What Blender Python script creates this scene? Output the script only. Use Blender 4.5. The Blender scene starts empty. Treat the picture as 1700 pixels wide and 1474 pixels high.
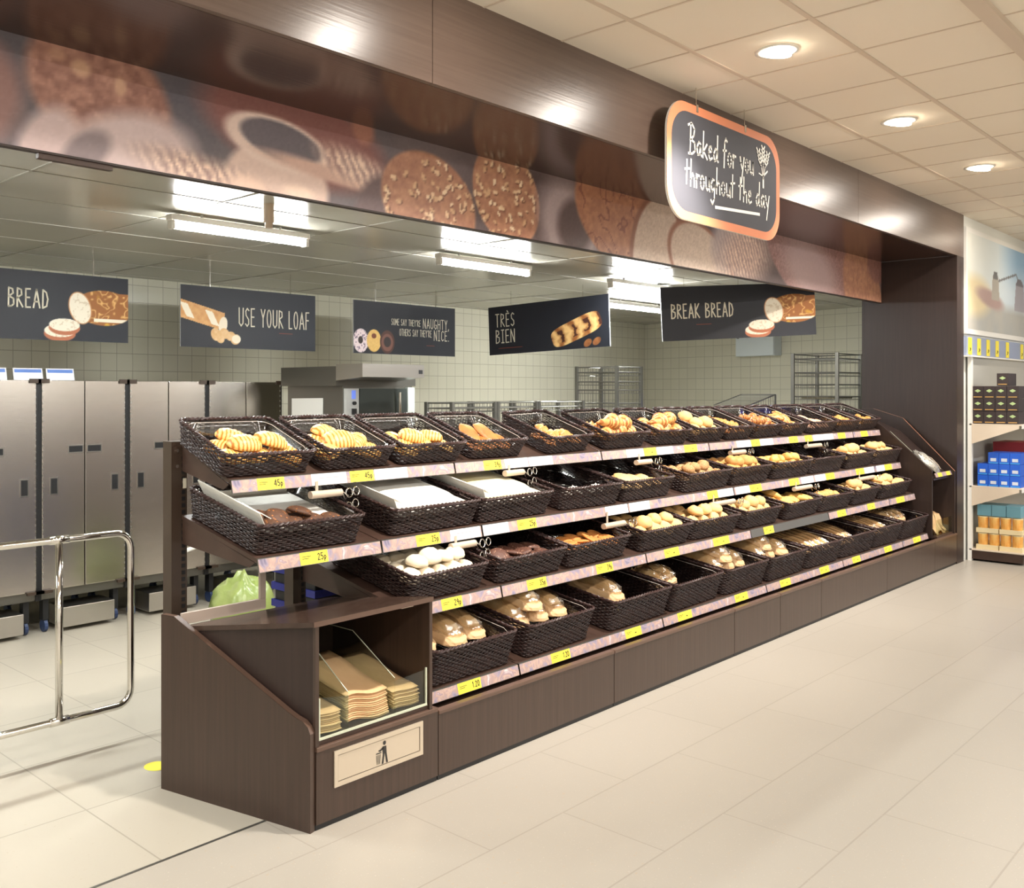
import bpy, math, random
import numpy as np
from mathutils import Vector, Matrix
random.seed(7)
C = bpy.context.scene.collection
PI = math.pi
# ------------------------------------------------------------------ camera model
F, CX, CY, A, H = 1586.5, 651.3, 649.2, math.radians(45.67), 1.68
ca, sa = math.cos(A), math.sin(A)
def at(px, py, y):
    """world point on the vertical plane y = const behind a pixel of the photograph"""
    t = (px - CX) / F; v = (CY - py) / F
    k = y / (-t * ca + sa)
    return ((t * sa + ca) * k, y, H + v * k)
def ax(px, y): return at(px, 700, y)[0]
cam = bpy.data.cameras.new('camera'); co = bpy.data.objects.new('camera', cam); C.objects.link(co)
co.location = (0, 0, H); co.rotation_euler = (PI / 2, 0, A - PI / 2)
cam.sensor_fit = 'HORIZONTAL'; cam.sensor_width = 36; cam.lens = F / 1700 * 36
cam.shift_x = (850 - CX) / 1700; cam.shift_y = -(737 - CY) / 1700
cam.clip_start = .05; cam.clip_end = 100
bpy.context.scene.camera = co
vs = bpy.context.scene.view_settings
vs.view_transform = 'Standard'; vs.look = 'None'; vs.gamma = 1; vs.exposure = 0; vs.use_curve_mapping = False

# ------------------------------------------------------------------ materials
def s2l(c):
    o = []
    for x in c[:3]:
        x = x / 255
        o.append(x / 12.92 if x <= .04045 else ((x + .055) / 1.055) ** 2.4)
    return (*o, 1)
MATS = {}
def mat(name, col, rough=.5, metal=0., spec=.5, noise=None, bump=None, coat=0., emit=None, stretch=None, trans=0., sss=0.):
    """noise=(scale, colour2, contrast) mottles the colour; bump=(scale, strength)"""
    m = bpy.data.materials.new(name); m.use_nodes = True
    nt = m.node_tree; b = nt.nodes['Principled BSDF']
    b.inputs['Base Color'].default_value = s2l(col); b.inputs['Roughness'].default_value = rough
    b.inputs['Metallic'].default_value = metal; b.inputs['Specular IOR Level'].default_value = spec
    b.inputs['Coat Weight'].default_value = coat
    if sss:
        b.inputs['Subsurface Weight'].default_value = sss; b.inputs['Subsurface Scale'].default_value = .01
    if noise or bump:
        tc = nt.nodes.new('ShaderNodeTexCoord'); mp = nt.nodes.new('ShaderNodeMapping')
        nt.links.new(tc.outputs['Object'], mp.inputs[0])
        if stretch: mp.inputs['Scale'].default_value = stretch
    if noise:
        n = nt.nodes.new('ShaderNodeTexNoise'); n.inputs['Scale'].default_value = noise[0]; n.inputs['Detail'].default_value = 5
        r = nt.nodes.new('ShaderNodeValToRGB'); w = noise[2] if len(noise) > 2 else .2
        r.color_ramp.elements[0].position = .5 - w; r.color_ramp.elements[1].position = .5 + w
        r.color_ramp.elements[0].color = s2l(noise[1]); r.color_ramp.elements[1].color = s2l(col)
        nt.links.new(mp.outputs[0], n.inputs['Vector']); nt.links.new(n.outputs['Fac'], r.inputs[0])
        nt.links.new(r.outputs[0], b.inputs['Base Color'])
    if bump:
        n = nt.nodes.new('ShaderNodeTexNoise'); n.inputs['Scale'].default_value = bump[0]; n.inputs['Detail'].default_value = 4
        bp = nt.nodes.new('ShaderNodeBump'); bp.inputs['Strength'].default_value = bump[1]; bp.inputs['Distance'].default_value = .01
        nt.links.new(mp.outputs[0], n.inputs['Vector']); nt.links.new(n.outputs['Fac'], bp.inputs['Height'])
        nt.links.new(bp.outputs[0], b.inputs['Normal'])
    if emit:
        b.inputs['Emission Color'].default_value = s2l(emit[0]); b.inputs['Emission Strength'].default_value = emit[1]
    MATS[name] = m
    return m
def clear(name, tint, fac, rough=.06, bump=None, graze=.5):
    """clear plastic: mostly see-through with a gloss that grows at grazing angles"""
    m = bpy.data.materials.new(name); m.use_nodes = True; nt = m.node_tree
    nt.nodes.remove(nt.nodes['Principled BSDF']); out = nt.nodes['Material Output']
    t = nt.nodes.new('ShaderNodeBsdfTransparent'); t.inputs[0].default_value = s2l(tint)
    g = nt.nodes.new('ShaderNodeBsdfGlossy'); g.inputs['Roughness'].default_value = rough
    lw = nt.nodes.new('ShaderNodeLayerWeight'); lw.inputs[0].default_value = .25
    ma = nt.nodes.new('ShaderNodeMath'); ma.operation = 'MULTIPLY_ADD'; ma.inputs[1].default_value = graze; ma.inputs[2].default_value = fac
    mx = nt.nodes.new('ShaderNodeMixShader')
    nt.links.new(lw.outputs['Facing'], ma.inputs[0]); nt.links.new(ma.outputs[0], mx.inputs[0])
    nt.links.new(t.outputs[0], mx.inputs[1]); nt.links.new(g.outputs[0], mx.inputs[2]); nt.links.new(mx.outputs[0], out.inputs[0])
    if bump:
        tc = nt.nodes.new('ShaderNodeTexCoord'); n = nt.nodes.new('ShaderNodeTexNoise'); n.inputs['Scale'].default_value = bump[0]
        bp = nt.nodes.new('ShaderNodeBump'); bp.inputs['Strength'].default_value = bump[1]; bp.inputs['Distance'].default_value = .01
        nt.links.new(tc.outputs['Object'], n.inputs['Vector']); nt.links.new(n.outputs['Fac'], bp.inputs['Height']); nt.links.new(bp.outputs[0], g.inputs['Normal'])
    MATS[name] = m
    return m
def painted(name, rough=.4, coat=0.):
    m = bpy.data.materials.new(name); m.use_nodes = True; nt = m.node_tree; b = nt.nodes['Principled BSDF']
    a = nt.nodes.new('ShaderNodeAttribute'); a.attribute_name = 'Col'
    nt.links.new(a.outputs['Color'], b.inputs['Base Color']); b.inputs['Roughness'].default_value = rough
    b.inputs['Coat Weight'].default_value = coat
    MATS[name] = m
    return m
def wood(name, c1, c2, rough, sc):
    m = mat(name, c1, rough, noise=(1., c2, .28), bump=(1., .05), stretch=sc)
    return m
def striped(name, c1, c2, freq, axis='X', rough=.45, dist=2.5):
    """baked stripes across a pastry"""
    m = mat(name, c1, rough); nt = m.node_tree; b = nt.nodes['Principled BSDF']
    tc = nt.nodes.new('ShaderNodeTexCoord'); w = nt.nodes.new('ShaderNodeTexWave'); w.bands_direction = axis
    w.inputs['Scale'].default_value = freq; w.inputs['Distortion'].default_value = dist; w.inputs['Detail Scale'].default_value = 6
    r = nt.nodes.new('ShaderNodeValToRGB'); r.color_ramp.elements[0].color = s2l(c2); r.color_ramp.elements[1].color = s2l(c1)
    r.color_ramp.elements[0].position = .15; r.color_ramp.elements[1].position = .65
    nt.links.new(tc.outputs['Object'], w.inputs['Vector']); nt.links.new(w.outputs['Fac'], r.inputs[0]); nt.links.new(r.outputs[0], b.inputs['Base Color'])
    return m
def spotted(name, c1, c2, scale, rough=.6, thr=.25):
    m = mat(name, c1, rough); nt = m.node_tree; b = nt.nodes['Principled BSDF']
    tc = nt.nodes.new('ShaderNodeTexCoord'); w = nt.nodes.new('ShaderNodeTexVoronoi'); w.inputs['Scale'].default_value = scale
    r = nt.nodes.new('ShaderNodeValToRGB'); r.color_ramp.elements[0].color = s2l(c2); r.color_ramp.elements[1].color = s2l(c1)
    r.color_ramp.elements[0].position = thr; r.color_ramp.elements[1].position = thr + .12
    bp = nt.nodes.new('ShaderNodeBump'); bp.inputs['Strength'].default_value = .35; bp.inputs['Distance'].default_value = .004
    nt.links.new(tc.outputs['Object'], w.inputs['Vector']); nt.links.new(w.outputs['Distance'], r.inputs[0]); nt.links.new(r.outputs[0], b.inputs['Base Color'])
    nt.links.new(w.outputs['Distance'], bp.inputs['Height']); nt.links.new(bp.outputs[0], b.inputs['Normal'])
    return m

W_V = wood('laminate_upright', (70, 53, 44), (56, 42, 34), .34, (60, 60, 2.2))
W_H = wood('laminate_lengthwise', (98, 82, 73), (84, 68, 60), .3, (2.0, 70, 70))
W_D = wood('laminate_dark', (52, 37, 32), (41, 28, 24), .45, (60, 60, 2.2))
W_E = mat('laminate_edge', (92, 70, 58), .35)
M_SHELF = mat('shelf_brown', (70, 50, 41), .45, noise=(8, (60, 42, 34)))
M_POST = mat('post_brown', (62, 48, 38), .4)
M_BLACK = mat('black', (22, 22, 24), .5)
M_WICK = mat('wicker', (58, 37, 33), .46, spec=.4, noise=(40, (30, 20, 19), .3))
M_RIM = mat('wicker_rim', (68, 44, 40), .45, spec=.4, noise=(50, (42, 29, 28), .3))
M_LINER = clear('clear_liner', (232, 232, 232), .07)
M_ACRYL = clear('acrylic', (240, 246, 241), .03, .03, graze=.14)
M_FILM = clear('film', (250, 246, 238), .2, .16, bump=(30, .8))
M_EDGE = mat('acrylic_edge', (196, 200, 178), .2)
M_STEEL = mat('steel', (196, 192, 186), .3, 1., bump=(1, .05), stretch=(3, 3, 200))
M_STEELD = mat('steel_dark', (120, 118, 112), .4, .9)
M_CHROME = mat('chrome', (222, 218, 212), .08, 1.)
M_GALV = mat('galvanised_wire', (134, 132, 125), .35, .7)
M_WHITE = mat('white', (232, 230, 224), .5)
M_PALE = mat('pale_trim', (205, 186, 172), .35)
M_YEL = mat('yellow_card', (246, 226, 70), .45)
M_LBL = mat('white_card', (236, 234, 240), .45)
M_INK = mat('ink', (45, 42, 40), .6)
M_INKG = mat('ink_grey', (170, 168, 172), .6)
M_CHALK = mat('chalk_white', (240, 236, 228), .6)
M_CREAM = mat('cream_lettering', (214, 206, 186), .6)
M_RUST = mat('rust_lettering', (120, 58, 44), .6)
M_NAVY = mat('navy_board', (36, 38, 50), .42)
M_SLATE = mat('slate_board', (66, 66, 72), .7, spec=.3)
M_COPPER = mat('copper_border', (200, 124, 88), .6, spec=.3)
M_BLUE = mat('blue_plastic', (30, 40, 170), .4)
M_KRAFT = mat('kraft', (226, 188, 142), .6, noise=(6, (212, 168, 120), .3), bump=(25, .3))
M_WPAPER = mat('white_paper', (244, 240, 230), .7, bump=(20, .15))
M_PAINT = painted('printed', .55)
M_PAINTG = painted('printed_gloss', .3)
M_PLASTB = mat('beige_plastic', (196, 178, 158), .35)

def root_loc(p):
    while p is not None and p.parent is not None: p = p.parent
    return Vector(p.location) if p is not None else Vector()
# ------------------------------------------------------------------ mesh helpers
class MB:
    def __init__(s): s.v = []; s.f = []
    def add(s, v, f):
        o = len(s.v); s.v += [tuple(p) for p in v]; s.f += [tuple(i + o for i in q) for q in f]; return s
    def box(s, x0, x1, y0, y1, z0, z1):
        v = [(x, y, z) for z in (z0, z1) for y in (y0, y1) for x in (x0, x1)]
        return s.add(v, [(0, 2, 3, 1), (4, 5, 7, 6), (0, 1, 5, 4), (2, 6, 7, 3), (0, 4, 6, 2), (1, 3, 7, 5)])
    def obox(s, c, ux, uy, uz, hx, hy, hz):
        c = Vector(c); ux, uy, uz = Vector(ux).normalized(), Vector(uy).normalized(), Vector(uz).normalized()
        v = [c + ux * hx * a + uy * hy * b + uz * hz * d for d in (-1, 1) for b in (-1, 1) for a in (-1, 1)]
        return s.add(v, [(0, 2, 3, 1), (4, 5, 7, 6), (0, 1, 5, 4), (2, 6, 7, 3), (0, 4, 6, 2), (1, 3, 7, 5)])
    def prism(s, poly, d):
        """closed polygon (3-D points) extruded by the vector d"""
        n = len(poly); d = Vector(d); p = [Vector(q) for q in poly]
        nrm = sum(((p[i] - p[0]).cross(p[(i + 1) % n] - p[0]) for i in range(n)), Vector())
        if nrm.dot(d) > 0: p = p[::-1]
        v = p + [q + d for q in p]
        f = [tuple(range(n)), tuple(range(2 * n - 1, n - 1, -1))]
        f += [(i, n + i, n + (i + 1) % n, (i + 1) % n) for i in range(n)]
        f = f[:2] + [(q[0], q[3], q[2], q[1])[::-1] for q in f[2:]]
        return s.add(v, f)
    def tube(s, pts, r, n=8, closed=False, cap=True):
        pts = [Vector(p) for p in pts]; m = len(pts); rs = r if isinstance(r, (list, tuple)) else [r] * m
        v = []; up = Vector((0, 0, 1)); prev = None
        for i, p in enumerate(pts):
            a = pts[(i + 1) % m] if (closed or i < m - 1) else p
            b = pts[(i - 1) % m] if (closed or i > 0) else p
            t = (a - b).normalized()
            if prev is None:
                ref = up if abs(t.dot(up)) < .9 else Vector((1, 0, 0)); x = t.cross(ref).normalized()
            else:
                x = (prev - t * prev.dot(t)).normalized()
            prev = x; y = t.cross(x)
            v += [p + (x * math.cos(2 * PI * k / n) + y * math.sin(2 * PI * k / n)) * rs[i] for k in range(n)]
        f = []
        for i in range(m if closed else m - 1):
            j = (i + 1) % m
            f += [(i * n + k, i * n + (k + 1) % n, j * n + (k + 1) % n, j * n + k) for k in range(n)]
        if cap and not closed: f += [tuple(range(n))[::-1], tuple((m - 1) * n + k for k in range(n))]
        return s.add(v, f)
    def cyl(s, c, r, h, n=16, axis=(0, 0, 1)):
        c = Vector(c); return s.tube([c, c + Vector(axis).normalized() * h], r, n)
    def ribbon(s, pts, w, u, v, o, nrm, off=.0012):
        """flat brush stroke through 2-D points in the (u, v) plane at o"""
        u, v, o, nrm = Vector(u), Vector(v), Vector(o), Vector(nrm)
        P = [Vector((p[0], p[1], 0)) for p in pts]
        def W(q): return o + u * q.x + v * q.y + nrm * off
        for a, b in zip(P, P[1:]):
            d = (b - a)
            if d.length < 1e-6: continue
            d.normalize(); q = Vector((-d.y, d.x, 0)) * w / 2; e = d * w * .3
            s.add([W(a - e - q), W(b + e - q), W(b + e + q), W(a - e + q)], [(0, 1, 2, 3)])
        return s
    def build(s, name, m, parent=None, origin=None, smooth=False, bevel=0.):
        o = Vector(origin) if origin is not None else root_loc(parent)
        me = bpy.data.meshes.new(name); me.from_pydata([tuple(Vector(p) - o) for p in s.v], [], s.f); me.update()
        if smooth: me.polygons.foreach_set('use_smooth', [True] * len(me.polygons))
        me.materials.append(m)
        ob = bpy.data.objects.new(name, me); C.objects.link(ob)
        if parent: ob.parent = parent
        else: ob.location = o
        if bevel:
            b = ob.modifiers.new('bevel', 'BEVEL'); b.width = bevel; b.segments = 2; b.limit_method = 'ANGLE'; b.harden_normals = False
        return ob
def blob(sx, sy, sz, disp=None, nu=20, nv=12, flat=.35, pw=1.):
    """squashed ball with a flattened underside, base at z = 0"""
    v = []; f = []
    for j in range(nv + 1):
        th = PI * j / nv
        for i in range(nu):
            ph = 2 * PI * i / nu
            x, y, z = math.sin(th) * math.cos(ph), math.sin(th) * math.sin(ph), math.cos(th)
            k = disp(x, y, z) if disp else 1
            X = math.copysign(abs(x) ** pw, x); Y = math.copysign(abs(y) ** pw, y)
            v.append((X * sx * k, Y * sy * k, (z if z > 0 else z * flat) * sz * k + sz * flat))
    for j in range(nv):
        for i in range(nu):
            a, b = j * nu + i, j * nu + (i + 1) % nu
            f.append((a, a + nu, b + nu, b))
    m = MB(); m.add(v, f); return m
def empty(name, loc, rot=(0, 0, 0)):
    o = bpy.data.objects.new(name, None); C.objects.link(o); o.location = loc; o.rotation_euler = rot; o.empty_display_size = .05
    return o
def tag(o, label, cat, group=None, kind=None):
    if label: o['label'] = label
    if cat: o['category'] = cat
    if group: o['group'] = group
    if kind: o['kind'] = kind
    return o
def struct(o): o['kind'] = 'structure'; return o
def copy_tree(o, parent=None):
    c = o.copy(); C.objects.link(c)
    if parent: c.parent = parent
    for ch in [x for x in KIDS.get(o.name, [])]: copy_tree(ch, c)
    return c
KIDS = {}
def index_kids(root):
    KIDS[root.name] = list(root.children)
    for ch in root.children: index_kids(ch)
def drop(o):
    for ch in list(o.children): drop(ch)
    bpy.data.objects.remove(o)
# ------------------------------------------------------------------ printed artwork (the pictures on boards, banner and poster)
def vnoise(x, y, seed=0):
    xi, yi = np.floor(x).astype(np.int64), np.floor(y).astype(np.int64); fx, fy = x - xi, y - yi
    def h(a, b):
        n = (a * 374761393 + b * 668265263 + seed * 982451653) & 0xffffffff
        n = ((n ^ (n >> 13)) * 1274126177) & 0xffffffff
        return ((n ^ (n >> 16)) & 0xffff) / 65535.
    sx, sy = fx * fx * (3 - 2 * fx), fy * fy * (3 - 2 * fy)
    return (h(xi, yi) * (1 - sx) + h(xi + 1, yi) * sx) * (1 - sy) + (h(xi, yi + 1) * (1 - sx) + h(xi + 1, yi + 1) * sx) * sy
def fbm(x, y, seed=0): return (vnoise(x, y, seed) + .5 * vnoise(x * 2.1, y * 2.1, seed + 1) + .25 * vnoise(x * 4.3, y * 4.3, seed + 2)) / 1.75
def ell(X, Y, cx, cy, rx, ry, ang=0., soft=.06):
    c, s_ = math.cos(ang), math.sin(ang); dx, dy = X - cx, Y - cy
    r = np.sqrt(((dx * c + dy * s_) / rx) ** 2 + ((-dx * s_ + dy * c) / ry) ** 2)
    return np.clip((1 - r) / soft + .5, 0, 1)
def over(img, m, col): 
    col = np.asarray(col, float)
    if col.ndim == 1: col = col[None, :]
    return img * (1 - m[:, None]) + col * m[:, None]
def lerp(a, b, t): return np.asarray(a, float)[None, :] * (1 - t[:, None]) + np.asarray(b, float)[None, :] * t[:, None]
def paint(name, o, u, v, w, h, n, fn, m, parent=None):
    nu, nv = n; o, u, v = Vector(o), Vector(u), Vector(v)
    a = np.linspace(0, w, nu + 1); b = np.linspace(0, h, nv + 1); X, Y = np.meshgrid(a, b); X, Y = X.ravel(), Y.ravel()
    org = root_loc(parent) if parent else o
    P = np.array(o - org)[None, :] + X[:, None] * np.array(u)[None, :] + Y[:, None] * np.array(v)[None, :]
    idx = np.arange((nu + 1) * (nv + 1)).reshape(nv + 1, nu + 1)
    q = np.stack([idx[:-1, :-1], idx[:-1, 1:], idx[1:, 1:], idx[1:, :-1]], -1).reshape(-1, 4)
    me = bpy.data.meshes.new(name); me.from_pydata(P.tolist(), [], q.tolist()); me.update()
    col = np.clip(fn(X, Y), 0, 255) / 255.
    lin = np.where(col <= .04045, col / 12.92, ((col + .055) / 1.055) ** 2.4)
    at_ = me.color_attributes.new('Col', 'FLOAT_COLOR', 'POINT')
    at_.data.foreach_set('color', np.concatenate([lin, np.ones((len(lin), 1))], 1).astype(np.float32).ravel())
    me.materials.append(m)
    ob = bpy.data.objects.new(name, me); C.objects.link(ob)
    if parent: ob.parent = parent
    else: ob.location = o
    return ob
# ------------------------------------------------------------------ stroke lettering
def arc(cx, cy, rx, ry, a0, a1, n=8): return [(cx + rx * math.cos(math.radians(a0 + (a1 - a0) * i / n)), cy + ry * math.sin(math.radians(a0 + (a1 - a0) * i / n))) for i in range(n + 1)]
CAPS = {
 'A': (.42, [[(0, 0), (.21, 1), (.42, 0)], [(.07, .33), (.35, .33)]]), 'B': (.36, [[(0, 0), (.02, 1), (.26, .93), (.3, .72), (.04, .54), (.33, .42), (.34, .14), (.2, .02), (0, 0)]]),
 'C': (.34, [[(.34, .86), (.22, 1), (.06, .85), (.03, .2), (.17, 0), (.34, .13)]]), 'D': (.36, [[(0, 0), (.02, 1), (.24, .86), (.34, .5), (.26, .12), (0, 0)]]),
 'E': (.3, [[(.3, 1), (0, .99), (0, 0), (.3, .01)], [(0, .53), (.25, .53)]]), 'F': (.3, [[(.3, 1), (0, .99), (0, 0)], [(0, .53), (.25, .53)]]),
 'G': (.36, [[(.34, .86), (.22, 1), (.06, .85), (.03, .2), (.17, 0), (.34, .12), (.34, .42), (.2, .42)]]), 'H': (.36, [[(0, 0), (0, 1)], [(.36, 0), (.36, 1)], [(0, .5), (.36, .5)]]),
 'I': (.26, [[(.13, 0), (.13, 1)], [(0, 1), (.26, 1)], [(0, 0), (.26, 0)]]), 'K': (.36, [[(0, 0), (0, 1)], [(.34, 1), (.02, .48), (.36, 0)]]),
 'L': (.28, [[(0, 1), (0, 0), (.28, .01)]]), 'M': (.46, [[(0, 0), (.03, 1), (.23, .3), (.43, 1), (.46, 0)]]), 'N': (.38, [[(0, 0), (.02, 1), (.36, 0), (.38, 1)]]),
 'O': (.36, [arc(.18, .5, .18, .5, 0, 360, 12)]), 'R': (.36, [[(0, 0), (.02, 1), (.27, .92), (.29, .66), (.03, .5), (.36, 0)]]),
 'S': (.32, [[(.31, .88), (.17, 1), (.03, .84), (.06, .6), (.28, .38), (.29, .14), (.15, 0), (0, .13)]]), 'T': (.36, [[(0, 1), (.36, 1)], [(.18, 1), (.18, 0)]]),
 'U': (.36, [[(0, 1), (.01, .16), (.17, 0), (.34, .16), (.36, 1)]]), 'Y': (.36, [[(0, 1), (.18, .5), (.36, 1)], [(.18, .5), (.18, 0)]]),
 'x': (.3, [[(.3, 1), (0, .99), (0, 0), (.3, .01)], [(0, .53), (.25, .53)], [(.1, 1.22), (.2, 1.1)]]),
 "'": (.08, [[(.06, 1), (.03, .8)]]), ',': (.1, [[(.06, .06), (.02, -.14)]]), '.': (.08, [[(.03, 0), (.05, .03)]]), ' ': (.2, []),
 '0': (.4, [arc(.2, .5, .2, .5, 0, 360, 12)]), '1': (.22, [[(0, .8), (.14, 1), (.14, 0)]]), '2': (.4, [[(.02, .8), (.2, 1), (.38, .78), (0, 0), (.4, 0)]]),
 '3': (.4, [[(.02, .9), (.2, 1), (.36, .78), (.16, .54), (.38, .3), (.2, 0), (0, .1)]]), '4': (.42, [[(.32, 0), (.32, 1), (0, .3), (.42, .3)]]),
 '5': (.4, [[(.36, 1), (.05, 1), (.03, .55), (.25, .6), (.39, .3), (.22, 0), (0, .08)]]), '9': (.4, [[(.38, .7), (.2, .45), (.02, .7), (.2, 1), (.38, .7), (.3, 0)]]),
 'p': (.3, [[(0, -.3), (0, .5), (.2, .55), (.3, .3), (.18, .02), (0, .06)]]), '-': (.5, [[(0, .4), (.5, .4)]]),
}
HAND = {  # brush handwriting
 'B': (.5, [[(.08, -.02), (.14, 1.05)], [(-.06, .98), (.2, 1.08), (.42, .9), (.36, .66), (.14, .5), (.42, .42), (.46, .14), (.24, 0), (-.04, -.02)]]),
 'a': (.36, [[(.3, .44), (.16, .5), (.02, .3), (.06, .04), (.18, .06), (.3, .4), (.3, .1), (.38, .02)]]), 'k': (.36, [[(.02, 0), (.08, .95)], [(.34, .52), (.08, .24), (.36, -.02)]]),
 'e': (.32, [[(.04, .26), (.26, .34), (.22, .5), (.08, .46), (.02, .2), (.12, 0), (.32, .1)]]), 'd': (.38, [[(.3, .44), (.16, .48), (.02, .26), (.08, .02), (.2, .06), (.3, .4)], [(.34, .98), (.3, .1), (.38, .02)]]),
 'f': (.3, [[(.34, .9), (.24, 1), (.14, .84), (.08, -.1)], [(0, .52), (.28, .56)]]), 'o': (.32, [arc(.15, .25, .14, .25, 60, 420, 10)]), 'r': (.26, [[(.04, .5), (.04, 0)], [(.04, .3), (.14, .48), (.28, .46)]]),
 'y': (.34, [[(.0, .52), (.06, .3), (.17, .1)], [(.34, .54), (.1, -.46)]]), 'u': (.34, [[(.02, .5), (.04, .12), (.14, .02), (.27, .12), (.3, .5)], [(.3, .5), (.33, .0)]]),
 't': (.28, [[(.12, .92), (.08, .04)], [(-.04, .56), (.3, .62)]]), 'h': (.34, [[(.06, .98), (.02, 0)], [(.03, .24), (.18, .48), (.28, .36), (.3, 0)]]), 'g': (.34, [[(.3, .46), (.14, .5), (.02, .28), (.1, .04), (.28, .2), (.32, .46), (.26, -.24), (.12, -.44), (0, -.3)]]),
 ' ': (.22, []),
}
def textw(s, font, sp): return sum(font[c][0] + sp for c in s) - sp
def text(mb, s, x, y, h, w, u, v, o, n, font=CAPS, sp=.17, sx=1., off=.0012, slant=0.):
    for c in s:
        cw, st = font[c]
        for p in st: mb.ribbon([(x + (q[0] + slant * q[1]) * h * sx, y + q[1] * h) for q in p], w, u, v, o, n, off)
        x += (cw + sp) * h * sx
    return x
SPOT_W, FACE_W, TUBE_W, ROW_W, WORLD = 440., 13., 34., 95., .3
# ================================================================== THE SETTING
ZS, ZC, ZB = 3.0, 3.42, 2.70          # soffit, shop ceiling, bakery ceiling
YF, YP = 2.81, 3.5                    # portal front, printed banner
def tilemat(name, c1, c2, grout, tw, th, rough, bumpk=.25, coat=0., axes='XY', mortar=.012, speck=None, offset=0.):
    m = mat(name, c1, rough, coat=coat); nt = m.node_tree; b = nt.nodes['Principled BSDF']
    tc = nt.nodes.new('ShaderNodeTexCoord'); sp = nt.nodes.new('ShaderNodeSeparateXYZ'); cb = nt.nodes.new('ShaderNodeCombineXYZ')
    nt.links.new(tc.outputs['Object'], sp.inputs[0])
    nt.links.new(sp.outputs[axes[0]], cb.inputs[0]); nt.links.new(sp.outputs[axes[1]], cb.inputs[1])
    br = nt.nodes.new('ShaderNodeTexBrick'); br.offset = offset; br.squash = 1.; br.inputs['Scale'].default_value = 1.
    br.inputs['Brick Width'].default_value = tw; br.inputs['Row Height'].default_value = th; br.inputs['Mortar Size'].default_value = mortar * tw
    br.inputs['Mortar Smooth'].default_value = .2
    br.inputs['Color1'].default_value = s2l(c1); br.inputs['Color2'].default_value = s2l(c2); br.inputs['Mortar'].default_value = s2l(grout)
    nt.links.new(cb.outputs[0], br.inputs['Vector']); src = br.outputs['Color']
    if speck:
        for sc, c, lo in speck:
            n = nt.nodes.new('ShaderNodeTexNoise'); n.inputs['Scale'].default_value = sc; n.inputs['Detail'].default_value = 3
            r = nt.nodes.new('ShaderNodeValToRGB'); r.color_ramp.elements[0].position = lo; r.color_ramp.elements[1].position = lo + .05
            r.color_ramp.elements[0].color = (0, 0, 0, 1); r.color_ramp.elements[1].color = (.55, .55, .55, 1)
            mx = nt.nodes.new('ShaderNodeMix'); mx.data_type = 'RGBA'
            nt.links.new(tc.outputs['Object'], n.inputs['Vector']); nt.links.new(n.outputs['Fac'], r.inputs[0]); nt.links.new(r.outputs[0], mx.inputs[0])
            nt.links.new(src, mx.inputs[6]); mx.inputs[7].default_value = s2l(c); src = mx.outputs[2]
    nt.links.new(src, b.inputs['Base Color'])
    if bumpk:
        bp = nt.nodes.new('ShaderNodeBump'); bp.inputs['Strength'].default_value = bumpk; bp.inputs['Distance'].default_value = .003; bp.invert = True
        nt.links.new(br.outputs['Fac'], bp.inputs['Height']); nt.links.new(bp.outputs[0], b.inputs['Normal'])
    return m
M_FLOOR = tilemat('vinyl_floor', (166, 159, 148), (169, 162, 151), (154, 146, 135), .9, .45, .34, .1, mortar=.004,
                  speck=[(55, (176, 154, 126), .66), (130, (206, 198, 184), .66)], offset=.5)
M_BFLOOR = tilemat('bakery_floor', (172, 165, 151), (176, 169, 155), (148, 141, 128), .6, .6, .38, .15, mortar=.006,
                   speck=[(55, (164, 150, 128), .67)])
M_CEIL = mat('ceiling_tile', (232, 223, 208), .85, noise=(1.2, (228, 217, 200), .4), bump=(220, .12))
M_TEE = mat('ceiling_tee', (206, 190, 172), .5)
M_BCEIL = mat('bakery_ceiling', (172, 168, 156), .24, noise=(.8, (164, 160, 148)))
M_BWALL = tilemat('wall_tile', (206, 202, 182), (210, 206, 186), (166, 162, 144), .155, .155, .2, .3, axes='XZ', mortar=.02)
M_BWALLS = tilemat('wall_tile_side', (206, 202, 182), (210, 206, 186), (170, 166, 148), .155, .155, .2, .3, axes='YZ', mortar=.02)
M_SHOPW = mat('shop_wall', (226, 226, 220), .6)

struct(MB().box(-6, 16, -7, 3.02, -.1, 0).build('floor', M_FLOOR))
struct(MB().box(-6, 16, 3.02, 10, -.1, 0).build('floor', M_BFLOOR))
struct(MB().box(-6, 2.3, 3.014, 3.026, 0, .0015).build('trim_1', M_STEELD))
# shop ceiling and its grid
struct(MB().box(-6, 16, -7, 2.93, ZC, ZC + .1).build('ceiling', M_CEIL))
g = MB(); x0, y0 = 3.922, 2.425
for k in range(-17, 21): g.box(x0 + .598 * k - .007, x0 + .598 * k + .007, -7, YF, ZC - .003, ZC + .001)
for k in range(0, 16):
    y = y0 - .602 * k
    if y > 1.3: g.box(-6, 16, y - .012, y + .012, ZC - .006, ZC + .001)
    elif y > .9: g.box(-6, 16, y - .035, y + .035, ZC - .03, ZC + .001)
    else: g.box(-6, 16, y - .012, y + .012, ZC - .006, ZC + .001)
struct(g.build('ceiling_grid', M_TEE))
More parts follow.
